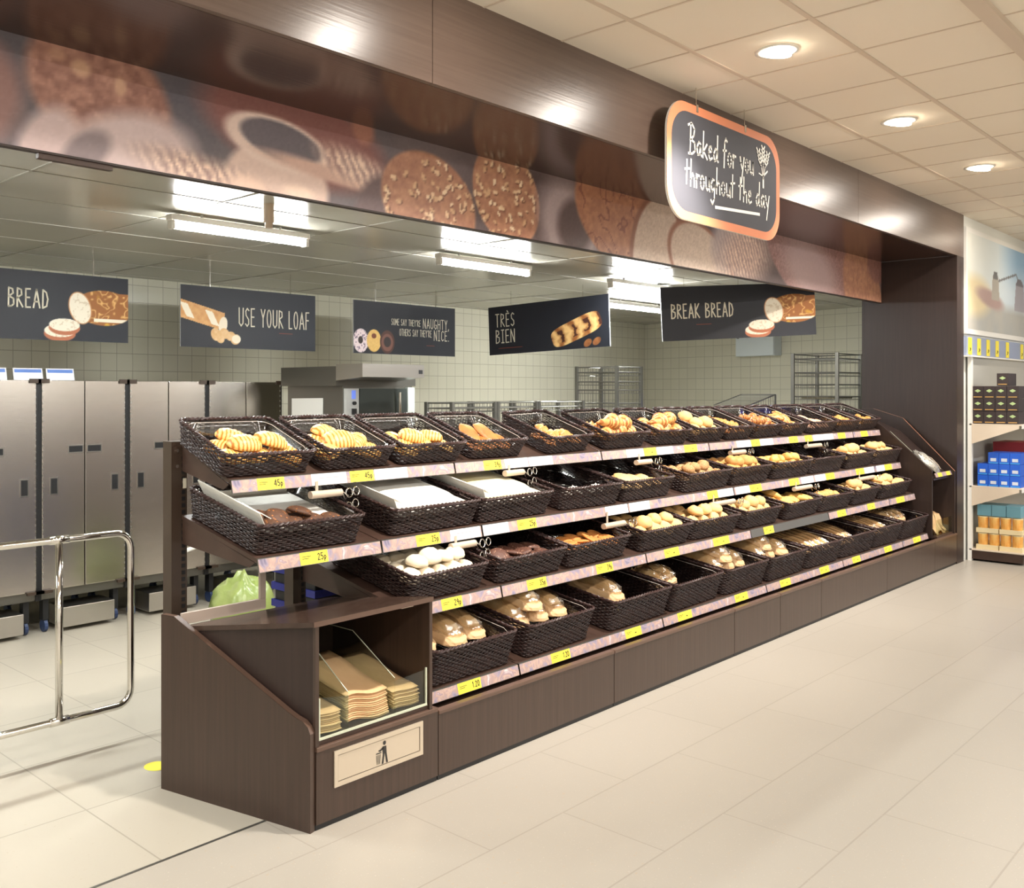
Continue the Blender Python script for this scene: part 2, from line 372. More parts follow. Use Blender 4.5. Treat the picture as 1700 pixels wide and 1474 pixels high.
# bakery room
struct(MB().box(-6, 14, YP + .05, 9, ZB, ZB + .05).build('ceiling', M_BCEIL))
g = MB()
for y in (3.67, 4.33, 4.99, 5.65, 6.31, 6.97, 7.63): g.box(-6, 13.2, y - .004, y + .004, ZB - .003, ZB + .001)
for k in range(-7, 11):
    x = 2.95 + 1.06 * k; g.box(x - .004, x + .004, YP + .05, 7.9, ZB - .003, ZB + .001)
struct(g.build('ceiling_grid', mat('bakery_tee', (150, 146, 134), .4)))
WY = 7.79; WX = 13.0
struct(MB().box(-6, WX + .1, WY, WY + .1, 0, ZB).build('wall_back', M_BWALL))
sx0, sy0, sx1, sy1 = 13.05, WY, 11.95, 3.56
wd = Vector((sx1 - sx0, sy1 - sy0, 0)).normalized(); wn = Vector((wd.y, -wd.x, 0))
if wn.x > 0: wn = -wn
struct(MB().prism([(sx0, sy0, 0), (sx1, sy1, 0), (sx1 + .12, sy1 - .03, 0), (sx0 + .12, sy0, 0)], (0, 0, ZB)).build('wall_right', M_BWALLS))
# the dark portal: beam, soffit, right jamb
B = MB()
XJ, XO = 10.42, 10.64
xs = [-2.6, .55, 2.986, 7.86, XO]
for a, b in zip(xs, xs[1:]): B.box(a + .002, b - .002, YF, YF + .02, ZS, ZC)
B.box(-2.6, XO, YF + .004, YF + .03, ZS + .001, ZC)
beam = struct(B.build('trim_2', W_H))
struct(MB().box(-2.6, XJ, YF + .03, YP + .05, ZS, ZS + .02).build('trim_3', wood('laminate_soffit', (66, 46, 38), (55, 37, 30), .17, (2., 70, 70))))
struct(MB().box(XJ, XO, YF, 3.69, 0, ZS - .0005).build('trim_4', W_D))
# wall beyond the portal, above and behind the grocery shelving
struct(MB().box(XO, 16, 2.82, 2.92, 0, ZC).build('wall_back', M_SHOPW))

struct(MB().box(-6, 16, -7.1, -7, 0, ZC).build('wall_front', M_SHOPW))  # unseen far shop wall, added to brighten reflections in the steel cabinets
struct(MB().box(-6.1, -6, -7, 9, 0, ZC).build('wall_left', M_SHOPW))
# ------------------------------------------------------------------ printed banner along the bakery opening
PXL = [at(px, 300, YP)[0] for px in (0, 1482)]
def pxz(px, py): p = at(px, py, YP); return p[0], p[2] - 2.586
BX0, BX1, BH = -.9, XJ - .003, ZS - 2.586
def banner(X, Y):
    X = X + BX0
    n = fbm(X * 3, Y * 6, 3); n2 = fbm(X * 30, Y * 34, 9); n3 = fbm(X * 90, Y * 90, 5)
    img = lerp((70, 68, 74), (112, 96, 94), n)
    img = over(img, np.clip((X - 3.2) / 1.4, 0, 1), lerp((66, 52, 50), (98, 80, 78), n))
    def E(px0, py0, px1, py1, col, ang=0., soft=.12, tex=None):
        nonlocal img
        xa, za = pxz(px0, py1); xb, zb = pxz(px1, py0)
        cx, cz = (xa + xb) / 2, (za + zb) / 2
        cz = (pxz((px0 + px1) / 2, (py0 + py1) / 2))[1]
        m = ell(X, Y, (xa + xb) / 2, cz, (xb - xa) / 2, abs((py1 - py0) / 2) * pscale((px0 + px1) / 2), ang, soft)
        img = over(img, m, col if tex is None else tex); return m
    def pscale(px): return abs(at(px, 300, YP)[2] - at(px, 301, YP)[2])
    br = lerp((150, 86, 58), (206, 140, 92), n2)
    fl = br
    def oats(m, cx, cy, rx, ry, k, seed):
        nonlocal img
        q = random.Random(seed)
        for _ in range(k):
            r, a = math.sqrt(q.random()), q.random() * 6.283; px, py = cx + rx * r * math.cos(a), cy + ry * r * math.sin(a); x, z = pxz(px, py); an = q.random() * 3.1; s_ = q.uniform(.7, 1.2)
            sh = ell(X, Y, x + .006, z - .005, .021 * s_, .012 * s_, an, .3) * m; img = over(img, sh, (112, 60, 38)); img = over(img, ell(X, Y, x, z, .02 * s_, .011 * s_, an, .3) * m, (q.choice([(232, 190, 136), (214, 164, 108), (240, 206, 156)])))
    red = lerp((112, 62, 52), (166, 104, 84), n2)
    # blurred objects at the left end
    sl = lerp((66, 66, 74), (92, 88, 94), n)
    E(-200, -40, 380, 330, None, 0, .5, sl)
    E(-170, 40, 38, 240, (146, 100, 90), 0, .4)
    lf = lerp((134, 78, 60), (190, 128, 100), np.clip(1.6 * n2 - .3, 0, 1))
    m1 = E(36, 50, 288, 262, None, -.45, .16, lf)
    E(118, 100, 150, 128, (206, 150, 108), 0, .6); E(190, 130, 210, 160, (206, 150, 110), 0, .6); E(80, 80, 110, 100, (190, 130, 96), 0, .6)
    E(70, 188, 330, 360, (204, 178, 174), .35, .35); E(30, 170, 128, 330, (200, 172, 168), -.4, .4); E(118, 200, 170, 300, (128, 112, 114), -.9, .5)
    E(332, 146, 640, 300, (132, 72, 62), -.15, .3); E(585, 185, 620, 240, (170, 100, 74), .5, .5)
    E(372, 236, 545, 380, (216, 182, 162), 0, .14); E(372, 196, 548, 280, (224, 194, 174), -.12, .16); E(398, 204, 534, 266, (88, 82, 88), -.12, .16); E(440, 275, 640, 300, (206, 160, 136), -.1, .7)
    wt = np.clip(.5 + .9 * np.sin(X * 120 + Y * 70 + 5 * n2) * n3 + .5 * (n2 - .5), 0, 1); wh = lerp((158, 118, 108), (242, 206, 174), wt)
    E(240, 262, 430, 316, None, -.12, .9, wh); E(380, 290, 440, 330, (236, 196, 168), 0, .7); E(535, 256, 650, 306, None, -.2, .9, wh)
    E(585, 296, 670, 372, (92, 70, 70), .7, .4); E(470, 308, 520, 330, (240, 206, 178), 0, .7)
    # sharp loaves
    oats(E(632, 255, 790, 420, None, -.2, .06, fl), 711, 335, 78, 72, 80, 1); oats(E(782, 248, 898, 402, None, -.55, .05, fl), 840, 325, 56, 70, 70, 2)
    E(905, 290, 985, 470, (170, 150, 150), .9, .5); E(925, 330, 985, 420, (88, 70, 68), .4, .4)
    E(952, 286, 1135, 460, None, -.25, .05, lerp((148, 74, 46), (214, 140, 84), np.clip(.25 + .7 * n2 - .75 * (np.abs(np.sin(X * 9 + 9 * fbm(X * 5, Y * 5, 12))) < .16), 0, 1)))
    cr = lerp((196, 168, 140), (226, 202, 176), n3)
    E(1046, 320, 1136, 524, (150, 84, 50), -.25, .06); E(1052, 328, 1130, 520, None, -.25, .06, cr); E(1106, 374, 1222, 506, (158, 92, 58), -.3, .06); E(1112, 380, 1216, 500, None, -.3, .06, cr)
    E(1180, 350, 1240, 440, (166, 152, 152), .6, .5); E(1195, 375, 1275, 470, None, .2, .9, wh)
    E(1272, 376, 1436, 520, None, -.2, .06, lerp((104, 60, 52), (182, 128, 116), n3)); E(1300, 400, 1390, 500, (176, 142, 138), -.2, .7)
    E(1395, 420, 1470, 560, None, -.7, .08, fl); E(1440, 400, 1480, 470, None, .2, .2, red); E(1465, 440, 1486, 560, None, -.3, .2, lerp((150, 86, 48), (224, 160, 90), n2))
    img = img + (n3[:, None] - .5) * 14; g_ = img.mean(1)[:, None]
    return (g_ + (img - g_) * .74) * .95 + np.array([[30, 25, 26]])  # desaturated and lifted: haze of light on the gloss painted into the print
bn = empty('bakery_banner', (4.8, YP, 2.586)); tag(bn, 'long printed banner of loaves, wheat and a cup under the dark beam', 'banner')
MB().box(BX0, BX1, YP + .002, YP + .03, 2.586, ZS - .001).build('backing_board', M_SHELF, bn)
paint('printed_face', (BX0, YP, 2.586), (1, 0, 0), (0, 0, 1), BX1 - BX0, BH, (900, 44), banner, M_PAINTG, bn)
MB().box(BX0, BX1, YP - .004, YP + .03, 2.578, 2.586).build('bottom_edge', W_D, bn)
a, b = at(65, 250, YP)[0], at(188, 270, YP)[0]; MB().box(a, b, YP + .004, YP + .03, 2.558, 2.5785).build('clip_rail', M_SHELF, bn)

# ------------------------------------------------------------------ lights the place has
def area(name, loc, sx, sy, power, col, rot=(0, 0, 0), parent=None):
    l = bpy.data.lights.new(name, 'AREA'); l.shape = 'RECTANGLE'; l.size = sx; l.size_y = sy; l.energy = power; l.color = col
    o = bpy.data.objects.new(name, l); C.objects.link(o); o.location = loc; o.rotation_euler = rot
    return o
M_LAMP = mat('lamp_glow', (255, 246, 230), .5, emit=((255, 240, 216), 40.))
M_TUBE = mat('tube_glow', (245, 252, 255), .5, emit=((250, 252, 250), 115.))
DOWN = []
for k in range(-3, 5):
    x = 4.813 + 1.81 * k; y = 2.12
    d = empty('ceiling_downlight', (x, y, ZC)); DOWN.append((d, x, y))
    ring = [(math.cos(t), math.sin(t)) for t in [2 * PI * i / 24 for i in range(24)]]
    v = []; f = []
    for r, z in ((.105, -.001), (.105, -.008), (.085, -.01), (.075, -.004)): v += [(x + c * r, y + s_ * r, ZC + z) for c, s_ in ring]
    for j in range(3): f += [(j * 24 + i, j * 24 + (i + 1) % 24, (j + 1) * 24 + (i + 1) % 24, (j + 1) * 24 + i)[::-1] for i in range(24)]
    MB().add(v, f).build('trim_ring', M_WHITE, d, smooth=True)
    c = Vector((x, y, ZC - .024)); ua = Vector((1, 0, 0)); ub = Vector((0, 1, .16)).normalized(); un = ua.cross(ub)
    MB().add([c + (ua * p + ub * q) * .072 for p, q in ring] + [c + un * .012 + (ua * p + ub * q) * .072 for p, q in ring],
             [tuple(range(24))[::-1], tuple(range(24, 48))] + [(i, (i + 1) % 24, 24 + (i + 1) % 24, 24 + i) for i in range(24)]).build('lamp', M_LAMP, d)
    l = bpy.data.lights.new('spot', 'SPOT'); l.energy = SPOT_W * (.12 if k < -1 else .8 if k == -1 else 1 if k < 3 else .4 if k == 3 else 0.02); l.color = (1., .93, .85); l.spot_size = math.radians(80); l.spot_blend = 1.; l.shadow_soft_size = .05
    o = bpy.data.objects.new('spot', l); C.objects.link(o); o.location = (x, y + .02, ZC - .05)
    o.rotation_euler = (math.radians(24), 0, 0)
    l = bpy.data.lights.new('lamp_face', 'AREA'); l.shape = 'DISK'; l.size = .15; l.energy = FACE_W if k < 4 else 1.; l.color = (1., .93, .85)
    o = bpy.data.objects.new('lamp_face', l); C.objects.link(o); o.location = (x, y + .02, ZC - .055); o.rotation_euler = (math.radians(12), 0, 0)
words = ['nearest the hanging sign', 'second in the row from the hanging sign', 'third in the row, above the portal end', 'at the right edge, farthest from the hanging sign']
for (d, x, y) in DOWN:
    k = round((x - 4.813) / 1.81)
    tag(d, ('round recessed ceiling downlight ' + words[k]) if 0 <= k < 4 else ('round recessed ceiling downlight over the display left of the sign' if k < 0 else 'round recessed ceiling downlight beyond the portal'), 'downlight', 'downlights in the shop ceiling')
# fluorescent battens hung in the bakery
def batten(x, y, ln, label, z=2.62):
    b = empty('fluorescent_batten', (x, y, z)); tag(b, label, 'light', 'bakery fluorescent battens')
    MB().box(x - ln / 2 - .03, x + ln / 2 + .03, y - .03, y + .03, z + .025, z + .06).build('housing', M_WHITE, b, bevel=.006)
    MB().tube([(x - ln / 2, y, z), (x + ln / 2, y, z)], .02, 10).build('tube', M_TUBE, b, smooth=True)
    for s in (-1, 1):
        MB().box(x + s * (ln / 2 + .012) - .012, x + s * (ln / 2 + .012) + .012, y - .022, y + .022, z - .022, z + .03).build('lamp_holder', M_WHITE, b)
        MB().cyl((x + s * ln * .3, y, z + .06), .008, ZB - z - .06, 8).build('hanger', M_WHITE, b)
    area('batten_light', (x, y, z - .03), ln, .06, TUBE_W, (.95, 1., .98))
batten(3.37, 4.74, .95, 'lit fluorescent batten above the first freezers, leftmost of the row')
batten(5.61, 4.72, 1.02, 'lit fluorescent batten second from left, between the baking signs')
batten(7.83, 4.71, 1.02, 'lit fluorescent batten just left of the long bread sign, nearer one')
batten(9.68, 5.86, 1.3, 'lit fluorescent batten low beside the bread sign, farther one')
batten(1.15, 4.74, .95, 'fluorescent batten at the left end of the bakery, outside the view')
batten(-1.1, 4.74, .95, 'fluorescent batten farthest left in the bakery, outside the view')
p = at(446, 360, 4.2)
sm = empty('smoke_detector', (p[0], p[1], ZB)); tag(sm, 'small pale cylinder detector under the ceiling by the first batten', 'detector')
MB().cyl((p[0], p[1], ZB - .1), .03, .1, 16).build('body', M_PLASTB, sm, smooth=False); MB().cyl((p[0], p[1], ZB - .13), .022, .03, 16).build('nose', M_PLASTB, sm)
# the shop's own rows of linear lights, behind and beside the camera
for y, w_ in ((-.7, 1.25), (-3.2, .5), (-5.7, .6)):
    m = MB().box(-5.5, 15.5, y - .05, y + .05, ZC - .035, ZC - .005).build('linear_light', mat('linear_glow', (255, 250, 240), .5, emit=((255, 248, 236), 3.)))
    tag(m, 'long linear ceiling light over the shop aisle %s, out of the view' % {-.7: 'nearest the bakery', -3.2: 'in the middle', -5.7: 'farthest from the bakery'}[y], 'light', 'linear shop lights')
    for x in (-3, 2, 7, 12): area('linear_lamp', (x, y, ZC - .05), 5., .1, ROW_W * w_, (1., .985, .965))
w = bpy.data.worlds.new('world'); bpy.context.scene.world = w; w.use_nodes = True
w.node_tree.nodes['Background'].inputs[0].default_value = (1., .96, .9, 1); w.node_tree.nodes['Background'].inputs[1].default_value = WORLD
# ================================================================== THE BREAD DISPLAY
JX = [2.30, 2.985, 3.685, 5.035, 6.405, 7.765, 9.13, 9.82]      # shelf joints along the run
TIER = {1: dict(y=3.33, z=1.311, t=math.radians(21), D=.395, h=.105), 2: dict(y=3.145, z=1.006, t=math.radians(12.5), D=.55, h=.125),
        3: dict(y=3.02, z=.719, t=math.radians(12.5), D=.58, h=.125), 4: dict(y=2.91, z=.355, t=math.radians(9), D=.62, h=.165)}
ROWN = {1: 'top', 2: 'second', 3: 'third', 4: 'bottom'}
BAYN = ['first', 'second', 'third', 'fourth', 'fifth', 'sixth', 'last']
def slope(t, y, dz=0.):
    T = TIER[t]; return T['z'] + (y - T['y']) * math.tan(T['t']) + dz
# shelves: a sloping plate on two brackets per bay
for t in (1, 2, 3, 4):
    for i in range(7):
        if i == 0 and t > 2: continue
        a, b = JX[i] + .003, JX[i + 1] - .003
        yf, yb = TIER[t]['y'] - .006, 3.70
        r = empty('sloping_shelf', ((a + b) / 2, yf, slope(t, yf)))
        tag(r, 'brown sloping shelf of the %s row, %s bay from the left' % (ROWN[t], BAYN[i]), 'shelf', 'sloping display shelves')
        MB().prism([(a, yf, slope(t, yf) - .002), (a, yb, slope(t, yb) - .002), (a, yb, slope(t, yb) - .02), (a, yf, slope(t, yf) - .02)], (b - a, 0, 0)).build('plate', M_SHELF, r)
        for x in (a + .004, b - .006):
            d = .13 if t < 4 else .06
            MB().prism([(x, yf + .02, slope(t, yf) - .0205), (x, yb, slope(t, yb) - .0205), (x, yb, slope(t, yb) - d), (x, yf + .06, slope(t, yf) - .045)], (.003, 0, 0)).build('bracket', M_SHELF, r)
# uprights with rows of slots
for i, x in enumerate(JX[:-1]):
    xx = x + (0.0 if i == 0 else .0)
    u = empty('shelf_upright', (xx, 3.75, 0)); tag(u, ('brown slotted steel upright at the left end of the display' if i == 0 else 'brown slotted steel upright behind the %s and %s bays' % (BAYN[i - 1], BAYN[i])), 'upright', 'display uprights')
    m = MB(); m.box(xx - .04, xx + .04, 3.715, 3.785, 0, 1.455); m.build('post', M_POST, u)
    m = MB()
    for k in range(26): m.box(xx + .012, xx + .030, 3.7135, 3.716, .62 + .03 * k, .638 + .03 * k)
    for k in range(26): m.box(xx + .0395, xx + .0405, 3.73, 3.75, .62 + .03 * k, .638 + .03 * k)
    m.build('slots', M_BLACK, u)
    if i == 0:
        for z in (1.345, 1.415): MB().cyl((xx - .012, 3.716, z), .008, -.006, 10, (0, 1, 0)).build('bolt', M_CHROME, u)
        MB().box(xx + .018, xx + .034, 3.71, 3.716, 1.245, 1.29).build('clip', M_CREAM, u)
# dark back panels from the third bay on, and the base under the shelves
for i in range(2, 7):
    tag(MB().box(JX[i] + .002, JX[i + 1] - .002, 3.705, 3.713, 0, 1.33).build('back_panel', M_SHELF, origin=((JX[i] + JX[i + 1]) / 2, 3.71, 0)), 'brown back panel behind the baskets of the %s bay' % BAYN[i], 'panel', 'display back panels')
tag(MB().box(3.02, 9.86, 2.86, 3.70, .012, .27).build('display_base', M_SHELF, origin=(6.4, 3.28, .012)), 'dark low base carrying the whole bread display', 'base')
PX = [3.022, 4.394, 5.77, 6.44, 7.14, 8.5, 9.745, 10.415]
for i in range(7):
    a, b = PX[i] + .0025, PX[i + 1] - .0025
    r = empty('plinth_panel', ((a + b) / 2, YF, 0))
    tag(r, 'dark wood plinth panel at floor level, %s from the left' % ['first', 'second', 'third', 'fourth', 'fifth', 'sixth', 'last'][i], 'panel', 'plinth panels along the floor')
    MB().box(a, b, YF, YF + .018, .022, .283).build('board', W_V, r)
    MB().box(a, b, YF - .004, YF + .03, .284, .302).build('top_edge', W_E, r, bevel=.003)
    MB().box(a, b, YF + .006, YF + .02, 0, .0215).build('kick_strip', M_BLACK, r)

# ------------------------------------------------------------------ shelf edge strips with the printed bread pattern
def strip_material():
    m = mat('shelf_strip', (206, 176, 172), .4); nt = m.node_tree; b = nt.nodes['Principled BSDF']
    tc = nt.nodes.new('ShaderNodeTexCoord'); n = nt.nodes.new('ShaderNodeTexNoise'); n.inputs['Scale'].default_value = 13; n.inputs['Detail'].default_value = 3; n.inputs['Distortion'].default_value = 1.2
    r = nt.nodes.new('ShaderNodeValToRGB'); e = r.color_ramp.elements
    e[0].position = .3; e[0].color = s2l((112, 106, 128)); e[1].position = .72; e[1].color = s2l((208, 192, 190))
    for p, c in ((.42, (154, 142, 158)), (.5, (168, 142, 136)), (.58, (190, 162, 148)), (.64, (152, 130, 138))): q = e.new(p); q.color = s2l(c)
    nt.links.new(tc.outputs['Object'], n.inputs['Vector']); nt.links.new(n.outputs['Fac'], r.inputs[0]); nt.links.new(r.outputs[0], b.inputs['Base Color'])
    return m
M_STRIP = strip_material()
RZ = {1: (3.31, 1.308, 1.254), 2: (3.125, 1.003, .948), 3: (3.0, .716, .662), 4: (2.89, .352, .302)}     # y, top, bottom (back edge)
TILT = .012
def strip_pt(t, x, k, off=0.):
    """point on the face of a strip: k = 0 bottom, 1 top; the face leans back a little"""
    y, z1, z0 = RZ[t]; z = z0 + (z1 - z0) * k
    yy = y - .055 - TILT * (1 - k)
    return Vector((x, yy - off, z))
# the measured planes above are where the strip faces are seen
for t in RZ:
    y, z1, z0 = RZ[t]; RZ[t] = (y + .055 + TILT / 2, z1, z0)
for t in (1, 2, 3, 4):
    for i in range(7):
        if i == 0 and t > 2: continue
        a, b = JX[i] + .006, JX[i + 1] - .006
        if i == 0: a += -.005
        y = RZ[t][0]
        r = empty('shelf_edge_strip', ((a + b) / 2, y - .055, RZ[t][2]))
        plain = (t == 3 and i == 4)
        tag(r, ('bare silver shelf edge strip' if plain else 'pinkish bread-patterned shelf edge strip') + ' along the %s shelf, %s bay' % (ROWN[t], BAYN[i]), 'shelf strip', 'shelf edge strips')
        A0, A1, B0, B1 = strip_pt(t, a, 0), strip_pt(t, a, 1), strip_pt(t, b, 0), strip_pt(t, b, 1)
        bk = Vector((0, .008, .002))
        MB().prism([A0, A1, A1 + bk, A0 + bk], B0 - A0).build('holder', M_STEELD if not plain else M_STEEL, r)
        if not plain:
            e = Vector((0, -.0008, 0)); q = (A1 - A0) * .04
            MB().add([A0 + e + q, B0 + e + q, B1 + e - q, A1 + e - q], [(0, 1, 2, 3)]).build('printed_insert', M_STRIP, r)
        MB().prism([A1 + Vector((0, .0085, .001)), A1 + Vector((0, .0135, .001)), A1 + Vector((0, .0135, -.012)), A1 + Vector((0, .0085, -.012))], B1 - A1).build('lip', M_SHELF, r)
# ------------------------------------------------------------------ price and name cards in the strips
def card(t, pa, pb, kind, price=None, n=0):
    y = RZ[t][0] - .055 - TILT / 2
    a, b = ax(pa, y), ax(pb, y)
    if b - a < .04: b = a + .05
    lo, hi = .06, .98
    P0, P1 = strip_pt(t, a, lo, .002), strip_pt(t, a, hi, .002); u = Vector((1, 0, 0)); v = (P1 - P0).normalized(); h = (P1 - P0).length; nn = Vector((0, -1, 0))
    r = empty('price_card' if kind == 'y' else 'name_card', ((a + b) / 2, P0.y, P0.z))
    MB().prism([P0, P1, P1 + Vector((0, .001, 0)), P0 + Vector((0, .001, 0))], u * (b - a)).build('card', M_YEL if kind == 'y' else M_LBL, r)
    m = MB(); W_ = b - a
    if kind == 'y':
        if price:
            hh = h * .52; tw = textw(price, CAPS, .2) * hh * 1.1
            text(m, price, W_ - tw - W_ * .08, h * .27, hh, .0042, u, v, P0, nn, sp=.2, sx=1.1, off=.0008)
        else:
            text(m, '--', W_ * .6, h * .3, h * .3, .006, u, v, P0, nn, sx=.7, off=.0008)
        m.ribbon([(W_ * .08, h * .66), (W_ * .38, h * .66)], .0022, u, v, P0, nn, .0008); m.ribbon([(W_ * .08, h * .5), (W_ * .3, h * .5)], .0022, u, v, P0, nn, .0008)
        m.build('price_print', M_INK, r)
    else:
        m.ribbon([(W_ * .2, h * .62), (W_ * .8, h * .62)], .004, u, v, P0, nn, .0008); m.ribbon([(W_ * .12, h * .4), (W_ * .88, h * .4)], .0025, u, v, P0, nn, .0008); m.ribbon([(W_ * .2, h * .25), (W_ * .7, h * .25)], .0025, u, v, P0, nn, .0008)
        m.build('faint_print', M_INKG, r)
    return r
ORD = ['first', 'second', 'third', 'fourth', 'fifth', 'sixth', 'seventh', 'eighth', 'ninth', 'tenth', 'eleventh', 'twelfth', 'thirteenth', 'fourteenth']
YC = {1: [(427, 472, '45p'), (581, 620, '45p'), (803, 832, '39p'), (1069, 1089, 0), (1136, 1157, 0), (1247, 1261, 0), (1310, 1324, 0), (1336, 1348, 0), (1391, 1403, 0), (1429, 1440, 0)],
      2: [(498, 544, '25p'), (691, 730, '25p'), (859, 890, '25p'), (1174, 1191, 0), (1245, 1264, 0), (1310, 1326, 0), (1371, 1385, 0), (1421, 1434, 0), (1469, 1480, 0)],
      3: [(733, 767, '29p'), (875, 907, '35p'), (990, 1017, '39p'), (1103, 1127, 0), (1184, 1210, 0), (1268, 1284, 0), (1390, 1404, 0), (1440, 1452, 0), (1488, 1501, 0)],
      4: [(760, 798, '1.20'), (915, 946, '1.20'), (1038, 1064, 0), (1125, 1148, 0), (1220, 1241, 0), (1295, 1312, 0), (1361, 1376, 0), (1415, 1428, 0), (1468, 1480, 0), (1516, 1528, 0)]}
WC = {1: [(517, 575), (622, 676), (838, 876), (878, 917), (1040, 1068), (1091, 1117), (1223, 1246), (1262, 1283), (1350, 1366), (1367, 1383)],
      2: [(748, 797), (802, 844), (1005, 1042), (1045, 1078), (1192, 1217), (1221, 1244), (1330, 1350), (1353, 1370), (1435, 1451), (1455, 1468)], 3: [], 4: []}
for t in YC:
    for k, (a, b, p) in enumerate(YC[t]):
        nm = ('showing ' + p + ', ') if p else ''
        tag(card(t, a, b, 'y', p or None), 'yellow price card %s%s yellow from left, %s shelf edge' % (nm, ORD[k], ROWN[t]), 'price card', 'yellow price cards')
    for k, (a, b) in enumerate(WC[t]):
        tag(card(t, a, b, 'w'), 'white name card, %s white one from the left on the %s shelf edge' % (ORD[k], ROWN[t]), 'name card', 'white name cards')

# ------------------------------------------------------------------ left end cabinet: sloping side, bag compartment, waste flap
cb = empty('end_cabinet', (2.45, 3.1, 0)); tag(cb, 'dark wood end cabinet with sloping side, paper bag compartment and waste flap', 'cabinet')
ux, uy = Vector((-.237, .9715, 0)), Vector((.9715, .237, 0))      # along the splayed side, and inward
e0 = Vector((2.31, YF, 0))
prof = [(0, 0), (0, .375), (.012, .4), (.035, .418), (.07, .428), (.11, .445), (.71, .735), (.785, .735), (.785, 0)]
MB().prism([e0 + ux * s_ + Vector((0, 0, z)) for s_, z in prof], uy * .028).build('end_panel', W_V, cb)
eb = MB()
for (s0, z0), (s1, z1) in zip(prof[1:7], prof[2:8]):
    P, Q = e0 + ux * s0 + Vector((0, 0, z0)), e0 + ux * s1 + Vector((0, 0, z1)); up = Vector((0, 0, .0015))
    eb.add([P + up, P + up + uy * .028, Q + up + uy * .028, Q + up], [(0, 1, 2, 3)])
eb.build('edge_banding', W_E, cb)
XL, XR = 2.34, 2.985
front = MB(); front.box(XL + .0, XR + .035, YF, YF + .018, .022, .298); front.build('front_panel', W_V, cb)
MB().box(XL, XR + .033, YF + .006, YF + .02, 0, .0215).build('kick_strip', M_BLACK, cb)
MB().box(XL, XR + .033, YF - .004, YF + .04, .299, .318).build('ledge', W_E, cb, bevel=.003)
MB().box(XL, XR, YF + .012, 3.45, .318, .338).build('shelf_board', M_SHELF, cb)
def topz(y): return .80 - .16 * (y - YF)
# inner left wall follows the splayed side
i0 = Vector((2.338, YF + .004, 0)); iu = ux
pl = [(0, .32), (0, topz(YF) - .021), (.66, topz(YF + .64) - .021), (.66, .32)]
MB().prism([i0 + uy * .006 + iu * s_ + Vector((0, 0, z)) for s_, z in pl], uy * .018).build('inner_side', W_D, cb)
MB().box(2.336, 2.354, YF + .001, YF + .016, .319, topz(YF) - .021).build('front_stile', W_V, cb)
MB().prism([(XR, YF, .319), (XR, 3.46, .319), (XR, 3.46, topz(3.46) - .021), (XR, YF, topz(YF) - .021)], (-.018, 0, 0)).build('right_side', W_V, cb)
MB().box(XL - .1, XR - .019, 3.44, 3.458, .339, .67).build('back_board', M_SHELF, cb)
tp = [(2.325, YF - .004), (XR + .002, YF - .004), (XR + .002, 3.5), (2.175, 3.5)]
v = [(x, y, topz(y) - .02) for x, y in tp] + [(x, y, topz(y)) for x, y in tp]
MB().add(v, [(3, 2, 1, 0), (4, 5, 6, 7), (0, 1, 5, 4), (1, 2, 6, 5), (2, 3, 7, 6), (3, 0, 4, 7)]).build('top', mat('laminate_top', (74, 58, 50), .2, noise=(20, (60, 44, 37))), cb)
MB().box(2.325, XR + .002, YF - .0052, YF - .0045, topz(YF) - .02, topz(YF)).build('top_edge', W_E, cb)
MB().box(2.83, 2.9, YF + .03, YF + .05, topz(YF) - .034, topz(YF) - .022).build('lamp_clip', M_PLASTB, cb)
# acrylic front and dividers
ac = empty('acrylic_bag_tray', (2.66, 2.83, .339)); tag(ac, 'clear acrylic tray dividers holding paper bags in the end cabinet', 'tray')
def pane(name, pts, d, parent):
    p = MB().prism(pts, d).build(name, M_ACRYL, parent); return p
pane('front_pane', [(2.357, 2.822, .34), (2.357, 2.822, .5), (2.515, 2.822, .478), (2.515, 2.822, .34)], (0, .004, 0), ac)
pane('front_pane', [(2.515, 2.822, .34), (2.515, 2.822, .372), (2.775, 2.822, .372), (2.775, 2.822, .34)], (0, .004, 0), ac)
pane('front_pane', [(2.775, 2.822, .34), (2.775, 2.822, .48), (2.955, 2.822, .49), (2.955, 2.822, .34)], (0, .004, 0), ac)
for x, yb in ((2.516, 3.06), (2.776, 3.09)):
    pr_ = [(2.83, .34), (2.83, .49), (yb, .64), (3.4, .64), (3.4, .34)]
    pane('divider', [(x, y, z) for y, z in pr_], (.004, 0, 0), ac)
    MB().tube([(x + .002, y, z) for y, z in pr_[1:4]], .0022, 5).build('polished_edge', M_EDGE, ac)
for x in (2.3575, 2.951): MB().box(x, x + .007, 2.816, 2.822, .34, .5).build('polished_edge', M_EDGE, ac)
MB().box(2.357, 2.957, 2.814, 2.8215, .3395, .3475).build('polished_edge', M_EDGE, ac)
# waste flap
fl = MB(); fx0, fx1, fz0, fz1 = 2.427, 2.922, .142, .283
fl.box(fx0, fx1, YF - .006, YF - .0005, fz0, fz0 + .018); fl.box(fx0, fx1, YF - .006, YF - .0005, fz1 - .018, fz1)
fl.box(fx0, fx0 + .018, YF - .006, YF - .0005, fz0 + .018, fz1 - .018); fl.box(fx1 - .018, fx1, YF - .006, YF - .0005, fz0 + .018, fz1 - .018)
M_FLAP = mat('flap_steel', (214, 200, 180), .36, .55)
frm = fl.build('waste_flap_frame', M_FLAP, cb)
MB().box(fx0 + .021, fx1 - .021, YF - .003, YF - .0006, fz0 + .021, fz1 - .021).build('waste_flap', M_FLAP, frm)
def flatpoly(mb, pts, o, y): mb.add([(o[0] + x, y, o[1] + z) for x, z in pts], [tuple(range(len(pts)))])
m = MB(); o_ = (2.645, .165); yy = YF - .0038
flatpoly(m, [(.052 + .009 * math.cos(a), .083 + .009 * math.sin(a)) for a in [2 * PI * i / 10 for i in range(10)]], o_, yy)
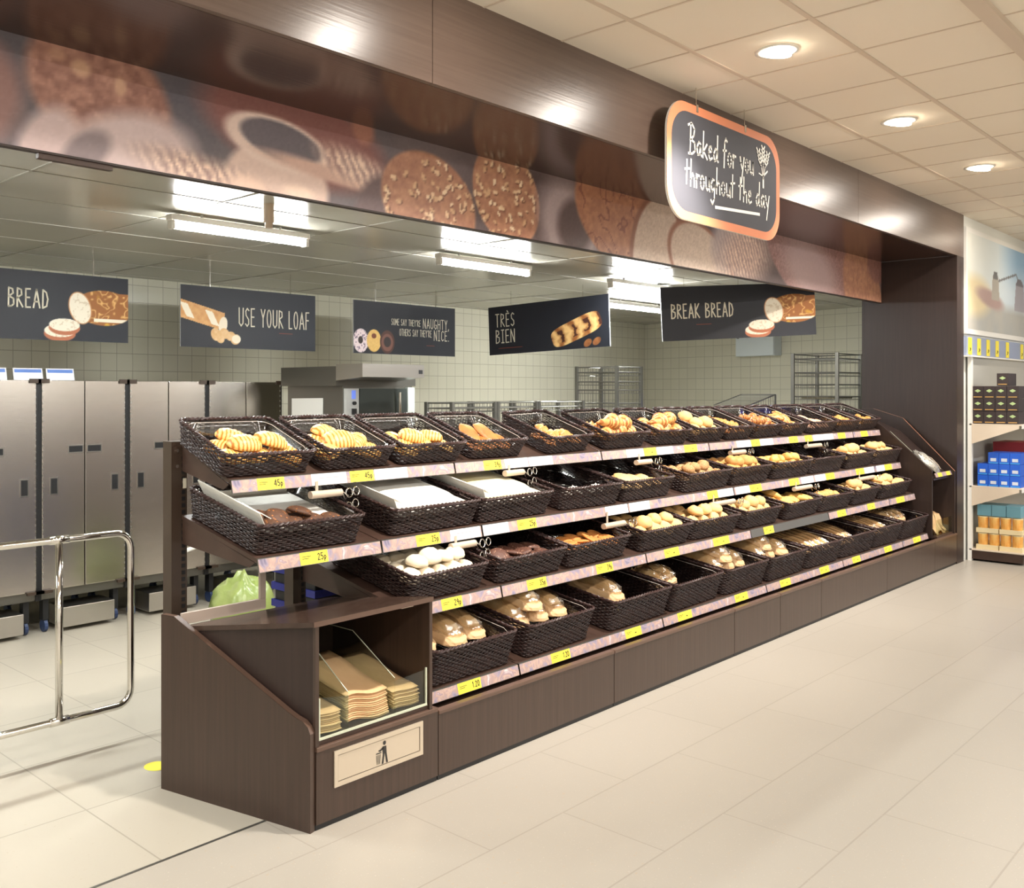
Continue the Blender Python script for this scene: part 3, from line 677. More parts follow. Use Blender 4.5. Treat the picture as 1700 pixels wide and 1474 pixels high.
flatpoly(m, [(.04, .07), (.062, .07), (.064, .04), (.042, .04)], o_, yy); flatpoly(m, [(.042, .068), (.046, .06), (.026, .052), (.022, .058)], o_, yy)
flatpoly(m, [(.043, .04), (.053, .04), (.046, .0), (.036, .0)], o_, yy); flatpoly(m, [(.054, .04), (.064, .04), (.072, .0), (.062, .0)], o_, yy)
flatpoly(m, [(.004, .046), (.034, .046), (.034, .05), (.004, .05)], o_, yy)
for k in range(4): flatpoly(m, [(.006 + .007 * k, .042), (.009 + .007 * k, .042), (.0105 + .0055 * k, .004), (.0085 + .0055 * k, .004)], o_, yy)
flatpoly(m, [(.016, .058), (.024, .062), (.022, .054)], o_, yy)
m.build('litter_symbol', M_INK, frm)
# pale frame seen behind the cabinet top
fr = empty('steel_trim_frame', (2.38, 3.52, .70)); tag(fr, 'pale pinkish steel strip with short post standing behind the end cabinet top', 'frame')
MB().box(2.19, 2.63, 3.515, 3.53, .69, .738).build('rail', M_PALE, fr, bevel=.002)
MB().box(2.597, 2.63, 3.515, 3.53, .7385, .955).build('post', M_PALE, fr, bevel=.002)

# ------------------------------------------------------------------ flat paper bags in the compartment
def paper_bag(w, l, bend, seed):
    rnd = random.Random(seed); nx, ny = 8, 12; v = []; f = []
    ph = rnd.random() * 6
    for j in range(ny + 1):
        for i in range(nx + 1):
            u, t = i / nx, j / ny
            z = bend * (math.sin(u * PI * 1.6 + .6) * .6 + .4 * math.sin(u * 7 + ph) * .4) * (1 - .6 * t) + .004 * math.sin(t * 9 + ph)
            v.append(((u - .5) * w, t * l, z))
    n = len(v)
    v += [(x, y, z + .0022) for x, y, z in v]
    for j in range(ny):
        for i in range(nx):
            a = j * (nx + 1) + i; q = (a, a + 1, a + nx + 2, a + nx + 1); f += [q[::-1], tuple(k + n for k in q)]
    edge = [i for i in range(nx + 1)] + [(j + 1) * (nx + 1) - 1 for j in range(1, ny + 1)] + [ny * (nx + 1) + i for i in range(nx - 1, -1, -1)] + [j * (nx + 1) for j in range(ny - 1, 0, -1)]
    f += [(edge[k], edge[(k + 1) % len(edge)], edge[(k + 1) % len(edge)] + n, edge[k] + n) for k in range(len(edge))]
    return MB().add(v, f)
STK = [('left', 2.432, .135, 10, .345, .38, .006, 2.832), ('middle', 2.648, .235, 14, .346, .38, .022, 2.838), ('right', 2.866, .155, 10, .345, .38, .006, 2.832)]
for nm, x, w_, n, z0, ln, bend, yf in STK:
    pt = paper_bag(w_, ln, bend, 3).build('paper_bag', M_KRAFT, origin=(0, 0, 0), smooth=True)
    for k in range(n):
        b_ = pt if k == 0 else pt.copy()
        if k: C.objects.link(b_)
        b_.location = (x + random.uniform(-.004, .004), yf + .008 + random.uniform(0, .012) + k * .0012, z0 + .0076 * k)
        b_.rotation_euler = (math.radians(9 + k * .35), 0, random.uniform(-.02, .02))
        b_['category'] = 'paper bag'; b_['group'] = 'paper bags in the %s stack' % nm
        b_['label'] = ('topmost flat brown paper bag of the %s stack in the end cabinet' % nm) if k == n - 1 else 'flat brown paper bag lower in the %s stack in the end cabinet' % nm

# ------------------------------------------------------------------ right end unit
ru = empty('end_cabinet', (10.1, 3.1, 0)); tag(ru, 'dark wood end unit at the far right with sloping top tray and bag opening', 'cabinet')
XA, XB = 9.86, 10.36
lp = [(2.868, .30), (2.868, .935), (3.31, 1.345), (3.45, 1.44), (3.69, 1.5), (3.69, .30)]
MB().prism([(XA, y, z) for y, z in lp], (.022, 0, 0)).build('left_side', W_D, ru)
rp = [(YF + .004, .30), (YF + .004, .905), (3.28, 1.41), (3.56, 1.5), (3.69, 1.5), (3.69, .30)]
MB().prism([(XB, y, z) for y, z in rp], (.022, 0, 0)).build('right_side', W_D, ru)
eb = MB()
for (y0_, z0_), (y1_, z1_) in zip(rp[1:4], rp[2:5]): eb.add([(XB - .001, y0_, z0_ + .001), (XB + .023, y0_, z0_ + .001), (XB + .023, y1_, z1_ + .001), (XB - .001, y1_, z1_ + .001)], [(0, 1, 2, 3)])
eb.build('edge_banding', mat('copper_edge', (150, 106, 84), .4), ru)
MB().prism([(XA + .023, 2.86, .86), (XA + .023, 3.3, 1.28), (XA + .023, 3.3, 1.262), (XA + .023, 2.86, .842)], (XB - XA - .024, 0, 0)).build('tray', W_D, ru)
MB().prism([(XA + .023, 3.3, 1.28), (XA + .023, 3.69, 1.46), (XA + .023, 3.69, 1.44), (XA + .023, 3.3, 1.262)], (XB - XA - .024, 0, 0)).build('upper_tray', W_D, ru)
MB().prism([(10.0, 3.0, 1.02), (10.0, 3.28, 1.29), (10.0, 3.28, 1.286), (10.0, 3.0, 1.016)], (.006, 0, 0)).build('acrylic_rib', M_EDGE, ru)
MB().box(XA + .023, XB - .001, 3.1, 3.12, .56, .84).build('steel_back', M_STEEL, ru)
MB().box(XA + .023, XB - .001, 3.1, 3.12, .30, .559).build('lower_back', W_D, ru)
MB().box(XA + .023, XB - .001, YF + .02, 3.099, .30, .318).build('shelf_board', M_SHELF, ru)
pane('front_pane', [(XA + .03, 2.84, .32), (XA + .03, 2.84, .47), (XB - .004, 2.84, .47), (XB - .004, 2.84, .32)], (0, .004, 0), ru)
MB().prism([(XA + .02, 2.835, .872), (XA + .02, 2.85, .91), (XA + .02, 2.855, .908), (XA + .02, 2.84, .87)], (XB - XA - .022, 0, 0)).build('edge_strip', M_STRIP, ru)
for k, (a, b) in enumerate(((9.95, 10.06), (10.2, 10.31))):
    tag(MB().prism([(a, 2.8335, .873), (a, 2.8475, .909), (a, 2.8485, .9088), (a, 2.8345, .8728)], (b - a, 0, 0)).build('price_card', M_YEL, origin=((a + b) / 2, 2.834, .873)), 'yellow price card on the right end unit tray, %s one' % ('left', 'right')[k], 'price card', 'yellow price cards')
# silvery bag on the tray
bg = blob(.12, .15, .05, lambda x, y, z: 1 + .22 * math.sin(9 * x + 5 * y) * math.cos(7 * z + 3 * x), 22, 14, .4)
b_ = bg.build('film_bag', mat('silver_film', (210, 206, 196), .2, .6, bump=(60, .9)), origin=(0, 0, 0), smooth=True); b_.location = (10.02, 2.98, .985); b_.rotation_euler = (math.radians(43), 0, .2)
tag(b_, 'crumpled silvery film bag lying on the right end unit tray', 'bag')
m = MB().tube([(10.12, 3.0, 1.06), (10.2, 2.97, 1.03), (10.22, 2.92, .97), (10.18, 2.885, .93)], .004, 6)
tag(m.build('cord', M_PLASTB, origin=(10.2, 2.9, .93), smooth=True), 'pale thin cord beside the silvery bag on the right tray', 'cord')
bx = random.Random(5)
pt = None
for k in range(9):
    if pt is None: pt = paper_bag(.13, .2, .02, 8).build('paper_bag', M_KRAFT, origin=(0, 0, 0), smooth=True); q = pt
    else: q = pt.copy(); C.objects.link(q)
    q.location = (9.95 + .11 * (k % 4) + bx.uniform(-.01, .01), 2.875 + .03 * (k // 4), .33 + .02 * (k // 4))
    q.rotation_euler = (math.radians(bx.uniform(48, 75)), bx.uniform(-.3, .3), bx.uniform(-.3, .3))
    tag(q, 'small brown paper bag standing behind glass in the right end unit', 'paper bag', 'bags in the right end unit')
# ================================================================== WICKER BASKETS
def ring_pts(hw, d0, d1, r, n):
    """rounded rectangle, front at y = d0, back at y = d1, walked at an even pace"""
    segs = [(-hw + r, d0, hw - r, d0), (hw, d0 + r, hw, d1 - r), (hw - r, d1, -hw + r, d1), (-hw, d1 - r, -hw, d0 + r)]
    cen = [(hw - r, d0 + r, -90), (hw - r, d1 - r, 0), (-hw + r, d1 - r, 90), (-hw + r, d0 + r, 180)]
    P = []
    for s_, c in zip(segs, cen):
        L = math.hypot(s_[2] - s_[0], s_[3] - s_[1]); P.append(('l', s_, L)); P.append(('a', c, r * PI / 2))
    tot = sum(p[2] for p in P); out = []
    for i in range(n):
        q = tot * i / n
        for k, g_, L in P:
            if q <= L + 1e-9: break
            q -= L
        if k == 'l':
            t = q / L; dx, dy = (g_[2] - g_[0]) / L, (g_[3] - g_[1]) / L
            out.append((g_[0] + dx * q, g_[1] + dy * q, dy, -dx))
        else:
            a = math.radians(g_[2]) + q / r
            out.append((g_[0] + math.cos(a) * r, g_[1] + math.sin(a) * r, math.cos(a), math.sin(a)))
    return out, tot
M_LIP = mat('liner_lip', (190, 180, 172), .2)
LZ = {1: .036, 2: .064, 3: .07, 4: .095}      # how high the clear liner's floor stands in a basket
def make_basket(w, d, h, t_, liner=True):
    root = empty('wicker_basket', (0, 0, 0))
    taper = .018; pitch = .025
    hw = w / 2
    def ring(k, n):
        ins = taper * (1 - k); return ring_pts(hw - ins, ins, d - ins, .03, n)[0]
    per = ring_pts(hw, 0, d, .03, 4)[1]; nst = int(per / pitch) // 2 * 2; seg = 4; n = nst * seg
    m = MB(); rows = int(h / .0092)
    for r in range(rows):
        z = .006 + (h - .012) * r / (rows - 1); k = z / h; P = ring(k, n); v = []; th_ = .0027 if .45 < k < .8 else .0041
        for i, (x, y, nx_, ny_) in enumerate(P):
            wv = .0031 * math.sin(PI * i / seg + PI * r); zz = z + .0012 * math.sin(i * .37 + r * 1.7)
            for dn, dz in ((-.0024, 0), (0, th_), (.0024, 0), (0, -th_)): v.append((x + nx_ * (wv + dn), y + ny_ * (wv + dn), zz + dz))
        m.add(v, [(i * 4 + q, i * 4 + (q + 1) % 4, ((i + 1) % n) * 4 + (q + 1) % 4, ((i + 1) % n) * 4 + q) for i in range(n) for q in range(4)])
    P0, P1 = ring(0, nst), ring(1, nst)
    for (x, y, _, _), (X, Y, _, _) in zip(P0, P1): m.tube([(x, y, .002), (X, Y, h)], .0024, 4, cap=False)
    m.build('woven_wall', M_WICK, root)
    b = MB()
    for i in range(int(d / .012)): b.box(-hw + .02, hw - .02, .02 + i * .012, .0295 + i * .012, .003, .009) if .03 + i * .012 < d - .02 else None
    b.box(-hw + .022, hw - .022, .022, d - .022, .0015, .0035)
    b.build('woven_floor', M_WICK, root)
    P = ring(1, 150); m = MB()
    for ph in (0, PI):
        q = []
        for i, (x, y, nx_, ny_) in enumerate(P):
            a = i / 150 * 2 * PI * 42 + ph; q.append((x + nx_ * .005 * math.cos(a), y + ny_ * .005 * math.cos(a), h + .004 + .0045 * math.sin(a)))
        m.tube(q, .0056, 5, closed=True)
    m.build('braided_rim', M_RIM, root)
    if liner:
        q = MB(); n2 = 48; v = []
        fz = LZ[t_] - .004
        for k, ins, z in ((0, .036, fz), (.1, .03, fz + .008), (.8, .02, h - .008), (1, .008, h + .0025), (1, .004, h - .002)):
            rr = .05 if k < .9 else .035
            for x, y, _, _ in ring_pts(hw - ins, ins, d - ins, rr, n2)[0]: v.append((x, y, z))
        f = [(j * n2 + i, j * n2 + (i + 1) % n2, (j + 1) * n2 + (i + 1) % n2, (j + 1) * n2 + i) for j in range(4) for i in range(n2)] + [tuple(range(n2))]
        q.add(v, f).build('clear_liner', M_LINER, root, smooth=True)
        if t_ in (1, 4): MB().tube([(x, y, h - .006) for x, y, _, _ in ring_pts(hw - .021, .021, d - .021, .05, 40)[0]], .0016, 4, closed=True).build('liner_lip', M_LIP, root)
    return root
# ------------------------------------------------------------------ one of each thing that lies in them
def ridg(f, a): return lambda x, y, z: 1 + a * math.sin(f * x) * max(z, 0)
LUMP = lambda s: (lambda x, y, z: 1 + .06 * math.sin(5 * x + s) * math.cos(4 * y + 2 * s) + .03 * math.sin(13 * y + 9 * z + s))
M_TURN = striped('turnover_glaze', (246, 208, 124), (206, 122, 38), 18, 'X', .45, 1.2)
M_CROI = striped('croissant_bake', (222, 168, 98), (166, 94, 40), 16, 'X', .45, 1.5)
M_CROB = striped('croissant_brown', (196, 130, 66), (132, 70, 32), 22, 'X', .45, 1.5)
M_ROLLW = mat('roll_white', (247, 236, 214), .75, noise=(14, (238, 218, 184), .3), bump=(30, .15))
M_ROLLP = mat('roll_pale', (238, 206, 148), .65, noise=(9, (214, 158, 88), .3), bump=(30, .15))
M_ROLLG = mat('roll_golden', (226, 178, 108), .6, noise=(9, (188, 122, 58), .3), bump=(30, .2))
M_ROLLY = mat('roll_yellow', (234, 194, 112), .6, noise=(9, (204, 140, 62), .3), bump=(30, .2))
M_SEED = spotted('roll_seeded', (172, 128, 82), (222, 188, 136), 140, .7, .2)
M_COOK = spotted('cookie', (204, 130, 62), (110, 58, 30), 60, .7, .16)
M_CHOC = spotted('choc_cookie', (84, 50, 37), (196, 150, 120), 70, .6, .13)
M_DARK = spotted('brown_ring', (84, 54, 36), (176, 108, 50), 60, .65, .16)
M_SLAB = mat('brown_pastry', (204, 132, 64), .55, noise=(18, (150, 82, 34), .3), bump=(40, .4))
M_DAN = mat('danish', (228, 168, 92), .5, noise=(14, (186, 102, 36), .3), bump=(30, .4))
M_REDP = mat('red_pastry', (214, 130, 100), .5, noise=(12, (246, 214, 176), .25), bump=(30, .4))
M_NUG = mat('nugget', (226, 172, 96), .55, noise=(16, (190, 118, 48), .3), bump=(40, .3))
M_BAG = mat('baguette', (248, 226, 186), .6, noise=(10, (222, 170, 108), .3), bump=(30, .25))
M_ICE = mat('white_icing', (250, 248, 240), .3, noise=(10, (240, 236, 222), .3), bump=(16, .12))
M_ICEY = mat('cream_icing', (250, 244, 214), .3, noise=(7, (240, 222, 160), .22), bump=(16, .12))
def croissant(sz, m, name='croissant'):
    M_ = MB(); v = []; n = 12; L = 29
    for i in range(L):
        t = i / (L - 1); a = math.radians(-72 + 144 * t); rad = max(.004, .30 * sz * math.sin(PI * t) ** .75 * (1 + .13 * math.sin(t * PI * 9)))
        c = Vector((math.sin(a) * .5 * sz, .32 * sz - math.cos(a) * .38 * sz, rad * .85)); nrm = Vector((math.sin(a), -math.cos(a), 0))
        v += [c + nrm * rad * math.cos(2 * PI * k / n) + Vector((0, 0, 1)) * rad * .85 * math.sin(2 * PI * k / n) for k in range(n)]
    M_.add(v, [(i * n + k, i * n + (k + 1) % n, (i + 1) * n + (k + 1) % n, (i + 1) * n + k) for i in range(L - 1) for k in range(n)] + [tuple(range(n))[::-1], tuple((L - 1) * n + k for k in range(n))])
    return M_.build(name, m, origin=(0, 0, 0), smooth=True)
def bld(name, mb, m): return mb.build(name, m, origin=(0, 0, 0), smooth=True)
def loaf_in_bag(name, w, l, h, seed, slim=False):
    """kraft sleeve with a clear window over the bread"""
    r = empty(name, (0, 0, 0)); q = random.Random(seed); a, b_, c = q.random() * 6, q.random() * 6, q.random() * 6
    def crumple(m, amt):
        m.v = [(x * (1 + q.uniform(-amt, amt)), y * (1 + q.uniform(-amt, amt) * .5), max(.001, z * (1 + q.uniform(-amt, amt) * 2.2))) for x, y, z in m.v]; return m
    cr = lambda x, y, z: 1 + .07 * abs(math.sin(5 * x + a)) * abs(math.cos(6 * y + b_)) - .06 * abs(math.sin(4 * y + 3 * x + c))
    s1 = crumple(blob(w / 2, l / 2, h * .42, cr, 20, 10, .4, .55), .05); s1.build('paper_sleeve', M_KRAFT, r)
    s2 = blob(w * .36, l * .40, h * .42, LUMP(seed), 20, 10, .3, .7)
    s2.v = [(x, y + l * .02, z + h * .32) for x, y, z in s2.v]; s2.build('loaf', M_BAG, r, smooth=True)
    s3 = crumple(blob(w * .43, l * .46, h * .46, cr, 16, 9, .3, .6), .07)
    s3.v = [(x, y + l * .02, z + h * .34) for x, y, z in s3.v]; s3.build('film_window', M_FILM, r)
    e = MB(); k = 9
    for i in range(k - 1): # crimped end of the sleeve
        x0, x1 = -w * .36 + w * .72 * i / (k - 1), -w * .36 + w * .72 * (i + 1) / (k - 1)
        z0, z1 = h * .3 + .012 * math.sin(i * 2.1 + a), h * .3 + .012 * math.sin((i + 1) * 2.1 + a)
        e.add([(x0, l * .44, z0), (x1, l * .44, z1), (x1 * 1.1, l * .58, z1 + .02), (x0 * 1.1, l * .58, z0 + .02), (x0, l * .44, z0 + .003), (x1, l * .44, z1 + .003), (x1 * 1.1, l * .58, z1 + .023), (x0 * 1.1, l * .58, z0 + .023)],
              [(3, 2, 1, 0), (4, 5, 6, 7), (0, 1, 5, 4), (2, 3, 7, 6), (1, 2, 6, 5), (3, 0, 4, 7)])
    e.build('crimped_end', M_KRAFT, r)
    return r
PROTO = {  # name: (object, footprint x, footprint y, height, adjective, noun, category)
 'turnover': (bld('fruit_turnover', blob(.078, .056, .044, lambda x, y, z: 1 + .05 * math.sin(24 * x) * max(z, 0), 30, 14, .25, .8), M_TURN), .132, .105, .05, 'striped golden', 'turnover', 'pastry'),
 'slab': (bld('brown_pastry', blob(.055, .085, .016, LUMP(2), 24, 10, .5, .6), M_SLAB), .115, .17, .022, 'flat brown', 'pastry', 'pastry'),
 'danish': (bld('danish_pastry', blob(.058, .045, .026, lambda x, y, z: 1 + .16 * math.sin(5 * math.atan2(y, x)) + .06 * math.sin(11 * x), 26, 10, .3), M_DAN), .11, .085, .03, 'orange glazed', 'pastry', 'pastry'),
 'croissant': (croissant(.16, M_CROI), .125, .11, .07, 'pale golden', 'croissant', 'croissant'),
 'small_croissant': (croissant(.11, M_CROB, 'small_croissant'), .1, .085, .05, 'small brown', 'croissant', 'croissant'),
 'long_pastry': (bld('long_pastry', blob(.04, .085, .034, lambda x, y, z: 1 + .09 * math.sin(20 * y) * max(z, 0), 20, 20, .3), M_CROI), .085, .15, .045, 'long golden', 'pastry', 'pastry'),
 'red_pastry': (bld('red_pastry', blob(.05, .08, .024, LUMP(4), 22, 10, .3, .8), M_REDP), .1, .15, .03, 'reddish topped', 'pastry', 'pastry'),
 'nugget': (bld('bread_nugget', blob(.032, .028, .024, LUMP(1), 16, 10, .5), M_NUG), .062, .055, .035, 'small golden', 'dough nugget', 'pastry'),
 'ring': (bld('brown_cookie', blob(.055, .055, .02, lambda x, y, z: 1 + .05 * math.sin(13 * x) * math.sin(11 * y), 24, 10, .4), M_DARK), .1, .1, .026, 'dark brown', 'cookie', 'cookie'),
 'flat_roll': (bld('flat_pale_pastry', blob(.065, .05, .02, LUMP(5), 22, 10, .5), M_ROLLP), .125, .1, .03, 'flat pale', 'pastry', 'pastry'),
 'seeded': (bld('seeded_roll', blob(.062, .04, .038, LUMP(3), 22, 12, .5), M_SEED), .12, .078, .055, 'oval seeded brown', 'roll', 'bread roll'),
 'golden': (bld('golden_roll', blob(.054, .046, .046, lambda x, y, z: LUMP(6)(x, y, z) - .08 * math.exp(-(y / .12) ** 2) * max(z, 0), 22, 12, .45), M_ROLLG), .1, .09, .062, 'golden crusty', 'roll', 'bread roll'),
 'yellow': (bld('yellow_roll', blob(.056, .036, .038, LUMP(7), 22, 12, .5), M_ROLLY), .108, .07, .054, 'yellowish', 'roll', 'bread roll'),
 'white': (bld('white_roll', blob(.054, .052, .038, LUMP(8), 22, 12, .5), M_ROLLW), .098, .098, .066, 'floury white', 'roll', 'bread roll'),
 'pale': (bld('pale_roll', blob(.06, .05, .044, lambda x, y, z: LUMP(9)(x, y, z) - .07 * math.exp(-(x / .12) ** 2) * max(z, 0), 22, 12, .45), M_ROLLP), .115, .095, .06, 'pale golden', 'roll', 'bread roll'),
 'cookie': (bld('oat_cookie', blob(.058, .058, .013, lambda x, y, z: 1 + .03 * math.sin(11 * x) * math.sin(9 * y), 24, 8, .7), M_COOK), .1, .1, .02, 'orange-brown', 'cookie', 'cookie'),
 'choc': (bld('chocolate_cookie', blob(.058, .058, .016, lambda x, y, z: 1 + .04 * math.sin(12 * x) * math.sin(10 * y), 24, 8, .6), M_CHOC), .1, .1, .024, 'dark chocolate', 'cookie', 'cookie'),
 'baton': (bld('bread_baton', blob(.036, .13, .036, lambda x, y, z: 1 + .04 * math.sin(22 * y + 5 * x) * max(z, 0), 16, 22, .5), M_ROLLY), .075, .24, .055, 'long golden', 'baton', 'bread'),
 'bagged': (loaf_in_bag('bagged_loaf', .17, .36, .12, 3), .165, .36, .09, 'paper-and-film bagged', 'loaf', 'bagged bread'),
 'bagged_small': (loaf_in_bag('bagged_loaf', .13, .22, .1, 5), .13, .23, .075, 'small bagged', 'loaf', 'bagged bread'),
 'bagged_slim': (loaf_in_bag('bagged_baguette', .085, .46, .075, 8), .09, .46, .05, 'slim bagged', 'baguette', 'bagged bread'),
}
for k, P_ in PROTO.items():
    if P_[0].type == 'EMPTY': index_kids(P_[0])
# ------------------------------------------------------------------ which basket holds what (front rim from pixel to pixel in the photograph)
ROWS = {
 1: [(375, 527, 'turnover', 7), (545, 660, 'turnover', 9), (670, 777, 'turnover', 6), (790, 878, 'slab', 5), (915, 990, 'danish', 9), (1010, 1083, 'croissant', 6), (1095, 1150, 'croissant', 6), (1160, 1209, 'pale', 9),
     (1214, 1254, 'danish', 12), (1258, 1304, 'small_croissant', 13), (1307, 1345, 'long_pastry', 8), (1350, 1394, 'red_pastry', 7), (1397, 1430, 'nugget', 24), (1433, 1463, 'nugget', 22)],
 2: [(432, 607, 'ring', 9), (655, 800, 'ice', 1), (803, 922, 'icey', 1), (940, 1035, 'wrap', 4), (1040, 1122, 'flat_roll', 10), (1143, 1219, 'seeded', 17), (1222, 1283, 'golden', 18), (1290, 1350, 'yellow', 19), (1353, 1405, 'golden', 1), (1410, 1455, 'pale', 14), (1458, 1497, 'pale', 14)],
 3: [(685, 815, 'white', 19), (832, 945, 'choc', 14), (950, 1050, 'cookie', 13), (1070, 1153, 'pale', 13), (1157, 1230, 'pale', 13), (1240, 1300, 'pale', 13), (1310, 1367, 'baton', 8), (1370, 1418, 'golden', 4), (1422, 1463, 'pale', 10), (1467, 1515, 'pale', 14)],
 4: [(722, 860, 'bagged', 3), (880, 990, 'bagged', 4), (1020, 1118, 'bagged', 1), (1122, 1204, 'bagged_small', 2), (1210, 1278, 'bagged', 4), (1282, 1343, 'bagged', 4), (1347, 1400, 'bagged_slim', 6), (1404, 1455, 'bagged_slim', 5), (1458, 1498, 'bagged_slim', 5), (1502, 1543, 'bagged_small', 3)],
}
CONT = {'turnover': 'striped turnovers', 'slab': 'flat brown pastries', 'danish': 'orange glazed pastries', 'croissant': 'croissants', 'small_croissant': 'small brown croissants', 'long_pastry': 'long golden pastries',
        'red_pastry': 'reddish pastries', 'nugget': 'golden nuggets', 'ring': 'dark cookies on white card', 'ice': 'a white iced slab', 'icey': 'a cream iced slab', 'wrap': 'only wrapper scraps', 'flat_roll': 'flat pale pastries',
        'seeded': 'oval seeded rolls', 'golden': 'golden rolls', 'yellow': 'yellowish rolls', 'white': 'white rolls', 'pale': 'pale rolls', 'cookie': 'orange-brown cookies', 'choc': 'chocolate cookies', 'baton': 'long batons',
        'bagged': 'bagged loaves', 'bagged_small': 'small bagged loaves', 'bagged_slim': 'bagged baguettes'}
BW = {1: .475, 2: .6, 3: .56, 4: .62}
PB = {}
for t in TIER:
    PB[t] = make_basket(BW[t], TIER[t]['D'], TIER[t]['h'], t); index_kids(PB[t])
rng = random.Random(11)
def place(o, M): o.matrix_basis = M
def item_label(P_, lay, r, nr, c, nc, k, t):
    rw = '' if nr == 1 else ('front ' if r == 0 else ('back ' if r == nr - 1 else 'middle '))
    cl = 'centre' if nc == 1 else (('left', 'right')[c] if nc == 2 else ('left', 'centre', 'right')[c] if nc == 3 else ('far left', 'inner left', 'inner right', 'far right')[c] if nc == 4 else ('far left', 'inner left', 'centre', 'inner right', 'far right')[min(c, 4)])
    return '%s %s, %s%s%s, %s basket of the %s row' % (P_[4], P_[5], 'on top, ' if lay else '', rw, cl, ORD[k] if k < len(ROWS[t]) - 1 or len(ROWS[t]) > 14 else 'last', ROWN[t])
for t in ROWS:
    T = TIER[t]; rim_y = T['y'] - T['h'] * math.sin(T['t'])
    for k, (pa, pb, kind, n) in enumerate(ROWS[t]):
        xa, xb = ax(pa, rim_y), ax(pb, rim_y); w = xb - xa; x = (xa + xb) / 2
        sx = w / BW[t]
        lab = 'wicker basket holding %s, %s in the %s row' % (CONT[kind], ORD[k], ROWN[t])
        b = copy_tree(PB[t]); b['label'] = lab; b['category'] = 'basket'; b['group'] = 'wicker baskets of the %s row' % ROWN[t]
        yaw = rng.uniform(-.02, .02)
        M = Matrix.Translation((x, T['y'], T['z'] + .0015)) @ Matrix.Rotation(T['t'], 4, 'X') @ Matrix.Rotation(yaw, 4, 'Z')
        if (t, k) in ((1, 4), (1, 5)): M = M @ Matrix.Rotation(.03, 4, 'Z')
        place(b, M @ Matrix.Diagonal((sx, 1, 1, 1)))
        Wi, Di = w - .075, T['D'] - .075; z0 = LZ[t]
        def put(o, lx, ly, lz, yaw=0., rx=0., ry=0., s=1.):
            place(o, M @ Matrix.Translation((lx, ly, lz)) @ Matrix.Rotation(yaw, 4, 'Z') @ Matrix.Rotation(rx, 4, 'X') @ Matrix.Rotation(ry, 4, 'Y') @ Matrix.Diagonal((s, s, s, 1)))
            return o
        where = '%s basket of the %s row' % (ORD[k], ROWN[t])
        if kind in ('ice', 'icey', 'ring'):
            # shallow white card tray with one side standing up as a flap
            hw, d0, d1, zt = Wi / 2 - .03, .045, T['D'] - .05, .088
            cm = MB().box(-hw, hw, d0, d1, zt, zt + .003)
            cm.box(-hw, hw, d1 - .003, d1, zt + .003, zt + .03); cm.box(hw - .003, hw, d0, d1 - .003, zt + .003, zt + .03) if kind != 'ring' else None
            cr = empty('card_tray', (0, 0, 0)); cm.box(-hw + .02, hw - .02, d0 + .02, d1 - .02, z0 + .001, zt); cm.build('tray', M_WPAPER, cr)
            fx_ = w / 2 - .012
            MB().prism([(-hw, d0 - .01, zt + .0035), (-hw, d0 - .01, zt + .0065), (-fx_, d0 - .02, .178), (-fx_ - .003, d0 - .02, .176)], (0, d1 - d0 + .02, 0)).build('side_flap', M_WPAPER, cr)
            MB().prism([(-fx_ + .001, d0 - .02, .176), (-fx_ + .001, d0 - .02, .179), (-fx_ + .06, d0 - .02, .150), (-fx_ + .058, d0 - .02, .147)], (0, d1 - d0 + .02, 0)).build('fold', M_WPAPER, cr)
            index_kids(cr); tag(cr, 'white card tray with raised side flap in the ' + where, 'tray', 'white card trays'); put(cr, 0, 0, 0)
            if kind != 'ring':
                sl = blob(hw - .012, (d1 - d0) / 2 - .012, .05, lambda x, y, z: 1, 40, 10, .2, .28)
                o = sl.build('iced_slab', M_ICE if kind == 'ice' else M_ICEY, origin=(0, 0, 0), smooth=True)
                tag(o, ('glossy white iced slab' if kind == 'ice' else 'pale cream iced slab with yellow streaks') + ' on a card tray, ' + where, 'cake'); put(o, 0, (d0 + d1) / 2, zt + .003)
                continue
            z0 = zt + .004; Wi, Di = Wi - .08, Di - .07
        if kind == 'wrap':
            pr_ = blob(.045, .03, .022, lambda x, y, z: 1 + .3 * math.sin(8 * x + 3) * math.cos(9 * y), 16, 10, .3).build('torn_wrapper', M_WPAPER, origin=(0, 0, 0), smooth=False)
            for i in range(n):
                o = pr_ if i == 0 else pr_.copy()
                if i: C.objects.link(o)
                tag(o, 'torn white wrapper scrap, %s in the %s' % (('leftmost', 'second from left', 'third from left', 'rightmost')[i], where), 'wrapper', 'torn wrappers'); put(o, -.14 + .11 * i, .09 + .02 * (i % 2), z0, rng.uniform(0, 3))
            continue
        P_ = PROTO[kind]; fx, fy, fh = P_[1:4]; proto = P_[0]
        bag = kind.startswith('bagged')
        nc = max(1, int((Wi + .02) / (fx * .97))); nr = max(1, int((Di + .02) / (fy * .97)))
        if bag: nr = 1
        n0 = n if n <= 3 else min(n, nc * nr, max(nc, int(n * (.62 if t == 1 else .8) + .5)))
        if t == 4 and kind == 'bagged_slim': n0 = min(n, nc)
        cells = [(r, c, 0) for r in range(nr) for c in range(nc)][:n0]
        rest = n - len(cells)
        up = [(r, c, 1) for r in range(max(1, nr)) for c in range(max(1, nc - 1))]
        cells += up[:rest]
        while len(cells) < n: cells.append((len(cells) % nr, len(cells) % nc, 2))
        seen = {}
